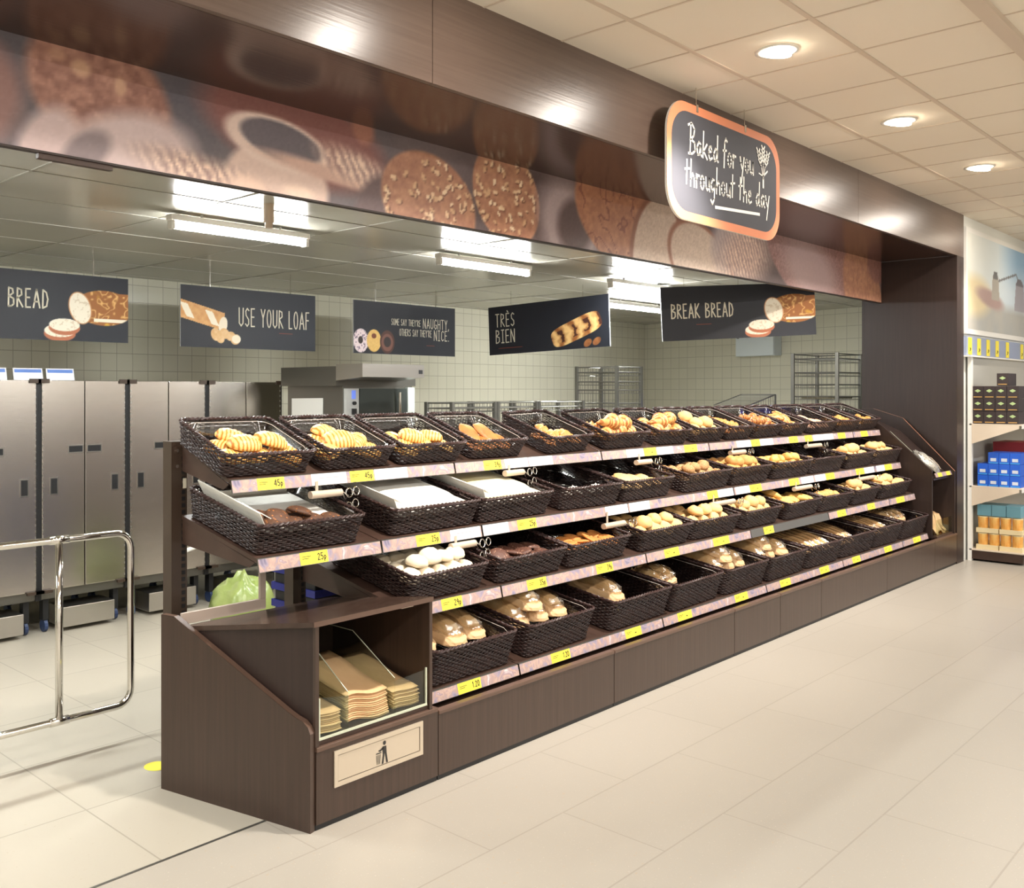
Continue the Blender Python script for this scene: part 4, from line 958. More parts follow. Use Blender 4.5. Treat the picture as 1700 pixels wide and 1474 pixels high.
        for (r, c, lay) in cells:
            q = copy_tree(proto) if proto.type == 'EMPTY' else proto.copy()
            if proto.type != 'EMPTY': C.objects.link(q)
            ncl = nc if lay != 1 else max(1, nc - 1)
            stp = min(fx * 1.02, Wi / max(nc, 1)); stp = Wi / nc if nc > 1 else stp
            lx = (c - (ncl - 1) / 2) * stp + rng.uniform(-.006, .006)
            ly = .04 + fy / 2 + r * (min(fy * 1.0, (Di - fy) / max(1, nr - 1)) if nr > 1 else 0) + (fy * .3 if lay else 0) + rng.uniform(-.005, .005)
            lz = z0 + lay * fh * .86
            if kind in ('cookie', 'choc', 'ring', 'slab'): yaw_, rx_ = rng.uniform(0, 6) if kind != 'slab' else rng.uniform(-.4, .4), .35 if lay else .12 * rng.random()
            elif bag: yaw_, rx_ = rng.uniform(-.1, .1), rng.uniform(.03, .09)
            else: yaw_, rx_ = rng.uniform(-.9, .9), rng.uniform(-.25, .3)
            if bag: ly = T['D'] * .5 - .02 + rng.uniform(-.015, .02); 
            if kind == 'bagged' and (t, k) == (4, 2): lx = -.06
            if kind == 'bagged_small': ly -= .06
            put(q, lx, ly, lz + (0 if lay == 0 else rng.uniform(-.012, .008)), yaw_, rx_, 0 if bag else rng.uniform(-.2, .2), rng.uniform(.95, 1.05) if bag else rng.uniform(.88, 1.12))
            lb = item_label(P_, lay, r, nr, c, ncl, k, t)
            q['label'] = lb; q['category'] = P_[6]; q['group'] = '%s, %s' % (CONT[kind], where)
for P_ in PROTO.values(): drop(P_[0])
for r in PB.values(): drop(r)

# ------------------------------------------------------------------ tongs in holders clipped under the strips
def ringpts(c, r, u, v, n=16, sy=1.): return [Vector(c) + Vector(u) * r * math.cos(2 * PI * i / n) + Vector(v) * r * sy * math.sin(2 * PI * i / n) for i in range(n)]
TG = [(2, 515, 566, 822), (2, 838, 868, 786), (2, 1056, 1080, 768), (2, 1212, 1236, 752), (2, 1338, 1362, 741), (3, 748, 788, 908), (3, 1002, 1036, 874), (3, 1180, 1218, 838), (3, 1318, 1346, 812), (3, 1424, 1450, 796)]
for i, (t, pa, pb, py) in enumerate(TG):
    y = TIER[t - 1]['y'] - .03
    a = at(pa, py, y); b_ = at(pb, py, y); z = a[2]
    wh = 'hanging over the %s row, %s from the left' % (ROWN[t], ORD[i % 5])
    h_ = MB(); n = 14; x0_, x1_ = a[0], b_[0]; v = []
    for x, r in ((x0_, .017), (x1_, .017), (x1_, .0145), (x0_ + .004, .0145)): v += [(x, y + r * math.cos(2 * PI * k / n), z + r * math.sin(2 * PI * k / n)) for k in range(n)]
    h_.add(v, [(j * n + k, j * n + (k + 1) % n, (j + 1) * n + (k + 1) % n, (j + 1) * n + k) for j in range(3) for k in range(n)] + [tuple(range(n))])
    zc = RZ[t - 1][2]
    h_.box(x0_ + .03, x0_ + .045, y - .002, y + .002, z + .016, max(z + .018, slope(t - 1, y) - .024))
    tag(h_.build('tong_holder', M_PLASTB, origin=((x0_ + x1_) / 2, y, z), smooth=False), 'beige tube holder for tongs ' + wh, 'holder', 'tong holders')
    tg = empty('serving_tongs', (x1_, y, z)); tag(tg, 'wire-handled serving tongs ' + wh, 'tongs', 'serving tongs')
    MB().tube([(x0_ + .02, y - .004, z), (x1_ + .01, y - .006, z), (x1_ + .03, y - .02, z - .02)], .004, 6).build('blade', M_CHROME, tg, smooth=True)
    MB().tube([(x0_ + .02, y + .006, z - .004), (x1_ + .01, y + .004, z - .006), (x1_ + .03, y + .0, z - .035)], .004, 6).build('blade', M_CHROME, tg, smooth=True)
    for dx, dz, r in ((.025, -.002, .024), (.062, .004, .022), (.024, -.062, .02), (.058, -.052, .022)):
        MB().tube(ringpts((x1_ + dx, y - .024 - dx * .2, z + dz), r, (1, .2, 0), (0, .15, 1), 16, .85), .0032, 5, closed=True).build('finger_ring', M_CHROME, tg, smooth=True)
# ================================================================== HANGING SIGN IN FRONT OF THE BEAM
SY = 2.70; sxa, sxb, sza, szb = 4.744, 6.175, 2.645, 3.312
def rrect(w, h, r, n=10):
    o = []
    for cx, cy, a in ((w - r, r, -90), (w - r, h - r, 0), (r, h - r, 90), (r, r, 180)): o += [(cx + r * math.cos(math.radians(a + 90 * i / n)), cy + r * math.sin(math.radians(a + 90 * i / n))) for i in range(n + 1)]
    return o
sg = empty('hanging_sign', ((sxa + sxb) / 2, SY, sza)); tag(sg, 'rounded slate sign reading Baked for you throughout the day, with copper border', 'sign')
SW, SH = sxb - sxa, szb - sza
def sp(p, off): return (sxa + p[0], SY - off, sza + p[1])
ro = rrect(SW, SH, .19); ri = [(.05 + x * (SW - .1) / SW, .05 + y * (SH - .1) / SH) for x, y in ro]
MB().prism([sp(p, 0) for p in ro], (0, .012, 0)).build('board', M_WHITE, sg)
MB().add([sp(p, .001) for p in ro] + [sp(p, .001) for p in ri], [(i, (i + 1) % len(ro), len(ro) + (i + 1) % len(ro), len(ro) + i) for i in range(len(ro))]).build('copper_border', M_COPPER, sg)
MB().add([sp(p, .0011) for p in ri], [tuple(range(len(ri)))]).build('slate_face', M_SLATE, sg)
m = MB(); u, v, n_ = Vector((1, 0, 0)), Vector((0, 0, 1)), Vector((0, -1, 0)); O = Vector((sxa, SY - .002, sza))
def at2(px, py): p = at(px, py, SY); return p[0] - sxa, p[2] - sza
l1 = at2(1143, 252); l1b = at2(1250, 292); l2 = at2(1137, 303); l2b = at2(1276, 346)
w1 = textw('Baked for you', HAND, .09); w2 = textw('throughout the day', HAND, .09)
text(m, 'Baked for you', l1[0], l1[1] - .005, .16, .0135, u, v, O, n_, HAND, .09, (l1b[0] - l1[0]) / w1 / .16)
text(m, 'throughout the day', l2[0], l2[1] - .01, .155, .0125, u, v, O, n_, HAND, .09, (l2b[0] - l2[0]) / w2 / .155)
a, b = at2(1187, 344), at2(1260, 356); m.ribbon([a, b], .018, u, v, O, n_)
m.build('lettering', M_CHALK, sg)
m = MB(); wx, wz = at2(1266, 298); 
for dx, top in ((-.07, .17), (0, .2), (.07, .17)):
    m.ribbon([(wx, wz), (wx + dx * .35, wz + top * .45), (wx + dx, wz + top)], .007, u, v, O, n_, .0022)
    for k in range(4):
        t = .52 + .13 * k; cx, cz = wx + dx * (t if t > .45 else .4), wz + top * t
        for s_ in (-1, 1): m.ribbon([(cx, cz), (cx + s_ * .022 + dx * .1, cz + .03)], .012, u, v, O, n_, .0022)
m.ribbon([(wx, wz), (wx, wz - .05)], .02, u, v, O, n_, .0022); m.ribbon([(wx, wz + .02), (wx + .06, wz + .06)], .012, u, v, O, n_, .0022); m.ribbon([(wx, wz + .02), (wx - .06, wz + .03)], .008, u, v, O, n_, .0022)
m.build('wheat_emblem', M_CHALK, sg)
for px, py in ((1157, 178), (1237, 210)):
    x = ax(px, SY); MB().tube([(x, SY + .006, szb - .02), (x, SY + .006, ZC)], .004, 6).build('hanging_wire', M_CHROME, sg)
    MB().box(x - .012, x + .012, SY - .003, SY + .015, szb - .035, szb + .01).build('clip', M_CHROME, sg)

# ================================================================== BAKERY BOARDS
def loaf_art(img, X, Y, w, h, ang=0., k=1., x0=None):
    n = fbm(X * 26, Y * 26, 4); n2 = fbm(X * 60, Y * 60, 6)
    cx = w * .845; 
    body = ell(X, Y, w * .86, h * .52, w * .17, h * .27, 0, .05)
    body = np.maximum(body, ((X > w * .78) & (Y < h * .76) & (Y > h * .34 + (X - w * .78) * .05)).astype(float) * (Y < h * .78))
    n = fbm(X * 9, Y * 11, 4); vein = np.abs(np.sin(13 * n + 9 * X - 12 * Y))
    crust = lerp((228, 182, 112), (150, 92, 40), np.clip(vein * 1.9, 0, 1)); crust = over(crust, np.clip((fbm(X * 7, Y * 9, 31) - .6) * 8, 0, 1) * (vein > .5), (206, 158, 50))
    img = over(img, body, crust)
    img = over(img, ((Y < h * .36) & (Y > h * .31 + .0) & (X > w * .8)).astype(float) * body, (240, 228, 206))
    img = over(img, ell(X, Y, w * .725, h * .5, w * .062, h * .25, .32, .06), (196, 140, 92)); crumb = lerp((236, 226, 206), (214, 198, 172), (n2 > .66).astype(float))
    img = over(img, ell(X, Y, w * .725, h * .5, w * .056, h * .235, .32, .06), crumb)
    for cx, cy in ((.615, .13), (.64, .22)):
        img = over(img, ell(X, Y, w * cx, h * (cy - .03), w * .085, h * .11, 0, .06), (176, 104, 70)); img = over(img, ell(X, Y, w * cx, h * (cy + .015), w * .083, h * .095, 0, .06), crumb)
    return img
def navy(X, Y, w, h):
    return lerp((28, 28, 36), (24, 27, 37), np.clip(X / w, 0, 1))
def art_bread(w, h):
    return lambda X, Y: loaf_art(navy(X, Y, w, h), X, Y, w, h)
def art_baguette(w, h):
    def f(X, Y):
        img = navy(X, Y, w, h); n = fbm(X * 30, Y * 30, 2)
        c, s_ = math.cos(-.22), math.sin(-.22); x, y = (X - 0) * c + (Y - h * .62) * s_, -(X - 0) * s_ + (Y - h * .62) * c
        body = ((np.abs(y) < h * .145) & (x < w * .3)).astype(float)
        img = over(img, body, lerp((226, 176, 116), (196, 136, 76), n)); st = (np.sin((x + y * .9) * 26) > .55) & (np.abs(y) < h * .1)
        img = over(img, st * body, (244, 232, 208))
        img = over(img, ell(X, Y, w * .29, h * .38, w * .03, h * .14, -.2, .08), (240, 226, 202))
        for cx, cy, r in ((.24, .22, .05), (.3, .24, .045), (.345, .2, .042), (.27, .16, .04), (.38, .15, .045)): img = over(img, ell(X, Y, w * cx, h * cy, w * r * .8, h * r * 1.9, cx * 9, .1), lerp((236, 206, 160), (206, 152, 92), n))
        return over(img, ell(X, Y, w * .385, h * .155, w * .032, h * .07, 0, .1), (240, 226, 200))
    return f
def art_donut(w, h):
    def f(X, Y):
        img = navy(X, Y, w, h); n = fbm(X * 70, Y * 70, 3)
        img = over(img, ell(X, Y, w * .065, h * .24, w * .07, h * .225, 0, .05, ), np.where((n > .62)[:, None], np.array([[120, 100, 120]]), np.array([[226, 206, 208]])))
        img = over(img, ell(X, Y, w * .062, h * .25, w * .022, h * .07, 0, .1), (48, 34, 30))
        img = over(img, ell(X, Y, w * .185, h * .25, w * .066, h * .215, 0, .05), lerp((234, 196, 120), (214, 168, 92), n)); img = over(img, ell(X, Y, w * .185, h * .34, w * .022, h * .05, 0, .1), (112, 56, 34))
        img = over(img, ell(X, Y, w * .31, h * .235, w * .07, h * .225, 0, .05), (78, 46, 38)); img = over(img, ell(X, Y, w * .31, h * .225, w * .055, h * .17, 0, .08), (118, 78, 66))
        return over(img, ell(X, Y, w * .31, h * .235, w * .034, h * .1, 0, .1), (46, 36, 36))
    return f
def art_plait(w, h):
    def f(X, Y):
        img = navy(X, Y, w, h); n = fbm(X * 24, Y * 24, 8); c, s_ = math.cos(.33), math.sin(.33)
        x, y = (X - w * .74) * c + (Y - h * .38) * s_, -(X - w * .74) * s_ + (Y - h * .38) * c
        body = np.clip((1 - (np.abs(x) / (w * .205)) ** 4 - (np.abs(y) / (h * .2)) ** 4) / .1 + .5, 0, 1)
        t = np.sin(x * 42 + np.abs(y) * 22 + 3 * n); img = over(img, body, lerp((238, 196, 130), (150, 90, 44), np.clip(t * .5 + .5, 0, 1)))
        img = over(img, body * (t > .55) * (np.abs(y) < h * .12), (70, 34, 22))
        for cx, cy in ((.83, .1), (.9, .12)): img = over(img, ell(X, Y, w * cx, h * cy, w * .035, h * .065, .6, .12), lerp((170, 112, 62), (110, 64, 34), n))
        return img
    return f
def board(p0, u, w, h, art, texts, label, wires=(.2, .8), vtop=0.):
    """hanging printed board; p0 is its lower left corner as seen"""
    u = Vector(u).normalized(); z = Vector((0, 0, 1)); v = (z - u * z.dot(u)).normalized(); n = u.cross(v).normalized(); o = Vector(p0)
    b = empty('bakery_sign_board', o + u * w / 2); tag(b, label, 'sign', 'hanging bakery boards')
    MB().prism([o - n * .001, o + u * w - n * .001, o + u * w + v * h - n * .001, o + v * h - n * .001], -n * .012).build('board', mat('board_edge', (196, 196, 196), .5) if 'board_edge' not in MATS else MATS['board_edge'], b)
    paint('printed_face', o, u, v, w, h, (280, 100), art(w, h), M_PAINT, b)
    m = MB(); m2 = MB()
    for s_, x, y, hh, wd_, sx, col in texts:
        if col: sx = (sx - x) / (textw(s_, CAPS, .2) * hh)
        text(m if col else m2, s_, x, y, hh, wd_, u, v, o, n, CAPS, .2, sx, .002)
    m.build('lettering', M_CREAM, b)
    if m2.v: m2.build('small_print', M_RUST, b)
    for k in wires:
        q = o + u * w * k + v * (h - .01) - n * .006; 
        MB().tube([q, Vector((q.x, q.y, ZB))], .004, 5).build('hanging_wire', M_CHROME, b)
    return b
def line(w, x, y): return ('-' * int(w / .03), x, y, .035, .006, .6, 0)
zb, zt = 2.035, 2.53
board((2.235, 6.6, 2.045), (1, 0, 0), 1.405, .485, art_bread, [('BREAK BREAD', .14, .225, .13, .0115, .775, 1), line(.3, .26, .16)], 'navy board reading BREAK BREAD with cut loaf, at the left edge of the picture')
board((4.099, 6.6, zb), (1, 0, 0), 1.385, zt - zb, art_baguette, [('USE YOUR LOAF', .56, .19, .15, .011, 1.31, 1), line(.3, .98, .13)], 'navy board reading USE YOUR LOAF with a sliced baguette')
board((5.945, 6.6, zb), (1, 0, 0), 1.405, zt - zb, art_donut, [("SOME SAY THEY'RE", .49, .285, .06, .006, .89, 1), ('NAUGHTY,', .93, .27, .095, .009, 1.31, 1), ("OTHERS SAY THEY'RE", .6, .185, .065, .006, 1.05, 1), ('NICE.', 1.09, .155, .1, .009, 1.31, 1), line(.24, .98, .085)], 'navy board about naughty and nice with three doughnuts')
pD0, pD1 = Vector((7.64, 6.377, 2.049)), Vector((7.722, 4.982, 2.101))
board(pD0, pD1 - pD0, (pD1 - pD0).length, .494, art_plait, [('TRxS', .09, .285, .13, .011, .32, 1), ('BIEN', .09, .12, .13, .011, .32, 1), line(.6, .12, .05)], 'navy board reading TRES BIEN with a plaited pastry')
pE0, pE1 = Vector((7.68, 4.41, 2.122)), Vector((8.92, 3.556, 2.20))
board(pE0, pE1 - pE0, (pE1 - pE0).length, .482, art_bread, [('BREAK BREAD', .095, .2, .125, .012, .69, 1), line(.3, .33, .125)], 'navy board reading BREAK BREAD, nearest the dark portal on the right', (.15, .5))

# ================================================================== STEEL CABINETS AT THE BACK LEFT
FX = [1.37, 2.115, 2.856, 3.526, 4.215, 4.96]; FY = 6.4
M_BRUSH = mat('brushed_steel', (206, 198, 190), .24, 1., bump=(1., .03), stretch=(3, 3, 700))
_b = M_BRUSH.node_tree; _t = _b.nodes.new('ShaderNodeCombineXYZ'); _t.inputs[0].default_value = 1
_b.links.new(_t.outputs[0], _b.nodes['Principled BSDF'].inputs['Tangent']); _b.nodes['Principled BSDF'].inputs['Anisotropic'].default_value = .65; _b.nodes['Principled BSDF'].inputs['Anisotropic Rotation'].default_value = .25
for i in range(1, 5):
    a, b = FX[i] + .02, FX[i + 1] - .02; c = (a + b) / 2
    r = empty('upright_freezer', (c, 6.8, 0))
    tag(r, 'tall stainless steel two-door cabinet, %s along the back wall' % ['outside the view at left', 'partly cut by the left edge', 'second visible, left of the upright post', 'third visible, behind the upright post', 'last one beside the oven'][i], 'freezer', 'steel cabinets along the back wall')
    MB().box(a, b, FY + .05, 7.2, .23, 1.755).build('body', M_STEELD, r)
    for s_, (x0_, x1_) in ((0, (a, c - .003)), (1, (c + .003, b))):
        d = MB().box(x0_, x1_, FY, FY + .045, .30, 1.755).build('door', M_BRUSH, r, bevel=.004)
        hx = c - .07 if s_ == 0 else c + .07
        def pocket(nm, x, z, w, h):
            e = MB().box(x - w / 2 - .008, x + w / 2 + .008, FY - .004, FY + .001, z - h / 2 - .008, z + h / 2 + .008).build(nm, M_STEEL, d)
            MB().box(x - w / 2, x + w / 2, FY - .005, FY - .0041, z - h / 2, z + h / 2).build('recess', M_BLACK, d)
            return e
        pocket('pull_plate', hx, 1.272, .10, .042)
        pocket('pull_plate', (a + .085) if s_ == 0 else (b - .085), 1.02, .045, .105)
    MB().box(a - .018, b + .018, FY + .02, FY + .05, .24, .2995).build('lower_rail', M_STEELD, r)
    MB().box(a + .14, b - .1, FY - .03, FY + .2, .03, .17).build('drip_tray', M_STEEL, r, bevel=.004)
    for x in (a - .03, b - .05):
        MB().box(x, x + .08, FY - .012, FY - .001, 1.735, 1.765).build('hinge_plate', M_POST, r)
        MB().box(x - .02, x + .1, FY - .02, FY - .001, .285, .305).build('hinge_plate', M_POST, r)
    for x in (a + .05, b - .05):
        for y in (FY + .08, 7.1):
            w_ = MB().cyl((x - .012, y, .045), .045, .024, 14, (1, 0, 0)); w_.build('castor', mat('castor_blue', (44, 60, 96), .5) if 'castor_blue' not in MATS else MATS['castor_blue'], r)
            MB().box(x - .02, x + .02, y - .03, y + .03, .085, .231).build('castor_fork', M_BLACK, r)
    MB().box(a - .0195, a, FY + .01, 7.1, .235, 1.75).build('gasket', M_BLACK, r); MB().box(b, b + .0195, FY + .01, 7.1, .235, 1.75).build('gasket', M_BLACK, r)
    m = MB()
    for x in (a + .003, b - .009):
        for k in range(34): m.box(x, x + .006, FY - .003, FY - .0005, .33 + .042 * k, .345 + .042 * k)
    m.build('studs', M_STEEL, r)
a, b = at(303, 915, 6.36), at(362, 918, 6.36)
g = MB().tube([(a[0], 6.37, a[2] - .05), (a[0] + .02, 6.355, a[2]), ((a[0] + b[0]) / 2, 6.34, a[2] + .035), (b[0] - .04, 6.35, a[2] + .03), (b[0], 6.37, a[2] - .04)], .018, 8)
tag(g.build('grab_bar', M_WHITE, origin=((a[0] + b[0]) / 2, 6.36, a[2]), smooth=True), 'short white curved bar low on the third steel cabinet', 'bar')
for i, (pa, pb) in enumerate(((-60, 12), (23, 72), (78, 124))):
    y = 6.75; a, b = ax(pa, y), ax(pb, y); z = 1.756
    r = empty('notice_card', ((a + b) / 2, y, z)); tag(r, 'white card with blue heading propped on the steel cabinets, %s of three' % ['left', 'middle', 'right'][i], 'card', 'cards on the cabinets')
    MB().prism([(a, y, z), (b, y, z), (b, y + .02, z + .09), (a, y + .02, z + .09)], (0, .003, 0)).build('card', M_LBL, r)
    MB().prism([(a + .01, y + .0125, z + .058), (b - .01, y + .0125, z + .058), (b - .01, y + .0175, z + .082), (a + .01, y + .0175, z + .082)], (0, -.001, 0)).build('blue_heading', mat('blue_print', (92, 130, 206), .5), r)
# green waste bag on the floor
bb = blob(.23, .2, .3, lambda x, y, z: 1 + .1 * math.sin(6 * x + 2) * math.cos(5 * y) + .06 * math.sin(15 * x + 9 * z) - .18 * max(z - .3, 0) * (1 + math.sin(4 * math.atan2(y, x)) * .4), 28, 18, .5)
q = bb.build('waste_bag', mat('green_bag', (150, 158, 98), .3, bump=(14, .6), noise=(4, (122, 142, 70), .3)), origin=(0, 0, 0), smooth=True); q.location = (3.86, 5.42, 0)
tag(q, 'yellowish green plastic waste bag on the bakery floor behind the display', 'waste bag')
# chrome barrier at the left
RY = 4.2; rx1 = 2.33; zt_, zb_ = .998, .168
r = empty('chrome_barrier', (1.4, RY, 0)); tag(r, 'chrome tube barrier with upright bars at the left of the bakery floor', 'barrier')
def corner(cx, cz, rad, a0, a1): return [(cx + rad * math.cos(math.radians(a0 + (a1 - a0) * i / 6)), RY, cz + rad * math.sin(math.radians(a0 + (a1 - a0) * i / 6))) for i in range(7)]
pts = [(.5, RY, zt_)] + corner(rx1 - .075, zt_ - .075, .075, 90, 0) + corner(rx1 - .075, zb_ + .075, .075, 0, -90) + [(.5, RY, zb_)]
MB().tube(pts, .0165, 12).build('tube_frame', M_CHROME, r, smooth=True)
for x in (1.968, 1.64, .95): MB().tube([(x, RY, zb_), (x, RY, zt_)], .0175, 12).build('upright_bar', M_CHROME, r, smooth=True)
for x in (1.968, 1.64):
    for z in (zb_, zt_): MB().tube([(x - .045, RY, z), (x + .045, RY, z)], .02, 12).build('joint_sleeve', M_CHROME, r, smooth=True)
MB().tube([(.52, RY, 0), (.52, RY, zt_ + .03)], .03, 12).build('floor_post', M_CHROME, r, smooth=True)
stk = MB().add([(2.235 + .055 * math.cos(a), 3.80 + .055 * math.sin(a), .0012) for a in [2 * PI * i / 20 for i in range(20)]], [tuple(range(20))])
tag(stk.build('floor_sticker', M_YEL, origin=(2.235, 3.8, .0012)), 'round yellow sticker on the floor beside the end cabinet', 'sticker')

# ================================================================== OVEN
r = empty('bakery_oven', (5.3, 5.9, 0)); tag(r, 'steel rack oven with overhanging hood standing right of the steel cabinets', 'oven')
MB().box(4.86, 5.62, 5.52, 6.2, .1, 1.72).build('body', M_STEELD, r)
MB().box(4.79, 5.66, 5.52, 6.2, 1.7205, 1.87).build('upper_housing', M_STEELD, r)
MB().prism([(4.79, 5.22, 1.785), (4.79, 5.5195, 1.76), (4.79, 5.5195, 1.885), (4.79, 5.22, 1.885)], (.66, 0, 0)).build('hood', M_STEEL, r)
MB().box(5.39, 5.43, 5.217, 5.2195, 1.815, 1.845).build('maker_plate', M_BLACK, r)
MB().box(4.87, 5.0, 5.49, 5.5195, .6, 1.70).build('control_panel', mat('pale_panel', (206, 208, 206), .35, .3), r)
MB().box(4.925, 4.965, 5.487, 5.4895, 1.62, 1.685).build('display', mat('lcd', (96, 120, 200), .3, emit=((96, 120, 210), .8)), r)
MB().cyl((4.945, 5.4895, 1.587), .014, -.02, 14, (0, 1, 0)).build('knob', M_BLACK, r); MB().box(4.925, 4.965, 5.475, 5.4895, 1.5, 1.545).build('switch', M_BLACK, r)
MB().box(5.01, 5.53, 5.49, 5.5195, .5, 1.70).build('door', mat('oven_glass', (96, 102, 98), .08, .6), r)
MB().tube([(5.42, 5.46, 1.2), (5.42, 5.46, 1.67)], .011, 8).build('door_handle', M_CHROME, r)
MB().box(5.54, 5.62, 5.49, 5.5195, .5, 1.71).build('side_strip', mat('pale_panel2', (196, 202, 196), .4), r)
for x in (4.9, 5.58):
    for y in (5.56, 6.15): MB().box(x - .03, x + .03, y - .03, y + .03, 0, .0995).build('foot', M_BLACK, r)
MB().prism([(4.857, 5.75, 1.45), (4.857, 6.14, 1.46), (4.857, 6.14, 1.62), (4.857, 5.75, 1.625)], (-.004, 0, 0)).build('white_sheet', M_WHITE, r)

# ================================================================== WIRE RACKS
def rack(name, x0, x1, y0, y1, z1, shelves, label, z0=.1, mesh_sides=True):
    r = empty(name, ((x0 + x1) / 2, (y0 + y1) / 2, 0)); tag(r, label, 'rack', 'galvanised wire racks')
    for x in (x0, x1):
        for y in (y0, y1):
            MB().box(x - .016, x + .016, y - .016, y + .016, .08, z1).build('post', M_GALV, r)
            MB().cyl((x - .012, y, .04), .04, .024, 12, (1, 0, 0)).build('castor', M_BLACK, r)
    for z in shelves:
        m = MB()
        for q in ((x0, y0, x1, y0), (x0, y1, x1, y1), (x0, y0, x0, y1), (x1, y0, x1, y1)):
            m.tube([(q[0], q[1], z), (q[2], q[3], z)], .006, 4); m.tube([(q[0], q[1], z - .035), (q[2], q[3], z - .035)], .003, 4)
        n = int((x1 - x0) / .045)
        for k in range(1, n): x = x0 + (x1 - x0) * k / n; m.tube([(x, y0, z), (x, y1, z)], .0022, 3); m.tube([(x, y0, z - .035), (x, y0, z)], .0022, 3); m.tube([(x, y1, z - .035), (x, y1, z)], .0022, 3)
        m.build('wire_shelf', M_GALV, r)
    m = MB()
    for x, y, X, Y in ((x0, y1, x1, y1), (x0, y0, x0, y1), (x1, y0, x1, y1)):
        n = int(max(X - x, Y - y) / .05)
        for k in range(n + 1): m.tube([(x + (X - x) * k / n, y + (Y - y) * k / n, shelves[0]), (x + (X - x) * k / n, y + (Y - y) * k / n, z1 - .01)], .002, 3, cap=False)
        m.tube([(x, y, z1 - .01), (X, Y, z1 - .01)], .006, 4)
    m.tube([(x0, y0, z1 - .01), (x1, y0, z1 - .01)], .006, 4)
    m.build('wire_sides', M_GALV, r)
    return r
rack('wire_rack', 8.65, 9.12, 5.5, 6.0, 1.945, [.4, .8, 1.2, 1.55, 1.69, 1.78, 1.88], 'tall galvanised wire rack in the middle of the bakery, before the tiled corner')
rack('wire_rack', 10.45, 11.1, 3.95, 4.42, 2.09, [.4, .8, 1.2, 1.62, 1.75, 1.88, 2.03], 'tall galvanised wire rack beside the dark portal on the right')
lx = [6.07, 6.68, 7.29, 8.05]
for i in range(3):
    rack('wire_trolley', lx[i] + .02, lx[i + 1] - .02, 5.5, 5.8, 1.585, [.4, .9, 1.3, 1.53], 'low galvanised wire trolley behind the baskets, %s from the left of three' % ['first', 'second', 'third'][i])
# tilted wire basket, blue and brown crates seen over the top row
tw = empty('tilted_wire_tray', (10.2, 4.75, 1.45)); tag(tw, 'wire tray leaning at an angle behind the blue crates', 'tray')
P0, P1 = at(1243, 673, 4.7), at(1287, 655, 4.7); m = MB()
m.tube([P0, P1], .007, 5); m.tube([Vector(P0) + Vector((0, .4, 0)), Vector(P1) + Vector((0, .4, 0))], .007, 5); m.tube([P1, Vector(P1) + Vector((0, .4, 0))], .007, 5); m.tube([Vector(P1) + Vector((0, 0, -.14)), P1], .012, 6)
for k in range(12): q = Vector(P0).lerp(Vector(P1), k / 11); m.tube([q, q + Vector((0, 0, -.1))], .003, 3); m.tube([q, q + Vector((0, .4, 0))], .003, 3)
m.build('wire_tray', M_GALV, tw)
CRY = 4.5; xa_, xb_ = ax(1228, CRY + .4), ax(1372, CRY); zt3 = at(1300, 673, CRY)[2]
n = 4
for i in range(n):
    a, b = xa_ + (xb_ - xa_) * i / n + .01, xa_ + (xb_ - xa_) * (i + 1) / n - .01
    for k in range(6):
        z = .02 + (zt3 - .02) * k / 6; z1_ = .02 + (zt3 - .02) * (k + 1) / 6 - .008
        if k < 4: z1_ = z1_
        m = MB(); m.box(a, b, CRY, CRY + .015, z, z1_); m.box(a, b, CRY + .385, CRY + .4, z, z1_); m.box(a, a + .015, CRY + .015, CRY + .385, z, z1_); m.box(b - .015, b, CRY + .015, CRY + .385, z, z1_); m.box(a + .015, b - .015, CRY + .015, CRY + .385, z, z + .012)
        for q in range(7): m.box(a + .02 + (b - a - .04) * q / 7, a + .02 + (b - a - .04) * (q + .55) / 7, CRY + .001, CRY + .014, z1_, z1_ + .007)
        o = m.build('stacking_crate', M_BLUE, origin=((a + b) / 2, CRY + .2, z))
        tag(o, 'blue plastic crate in the %s stack behind the top row of baskets, %s' % (ORD[i], ['bottom', 'second up', 'third up', 'fourth up', 'fifth up', 'topmost'][k]), 'crate', 'blue crates behind the display')
a, b = 10.52, 11.02; 
tag(MB().box(a, b, 4.0, 4.36, 1.621, 1.67 if 0 else at(1395, 662, 4.0)[2]).build('storage_crate', mat('olive', (116, 108, 82), .6), origin=((a + b) / 2, 4.2, 1.621), bevel=.005), 'olive brown box on a shelf of the wire rack beside the portal', 'box')
tag(MB().box(8.75, 9.0, 5.65, 5.9, 1.888, 1.889).build('tray_liner', M_BLACK, origin=(8.87, 5.8, 1.888)), 'thin dark tray on the top shelf of the tall middle rack', 'tray')
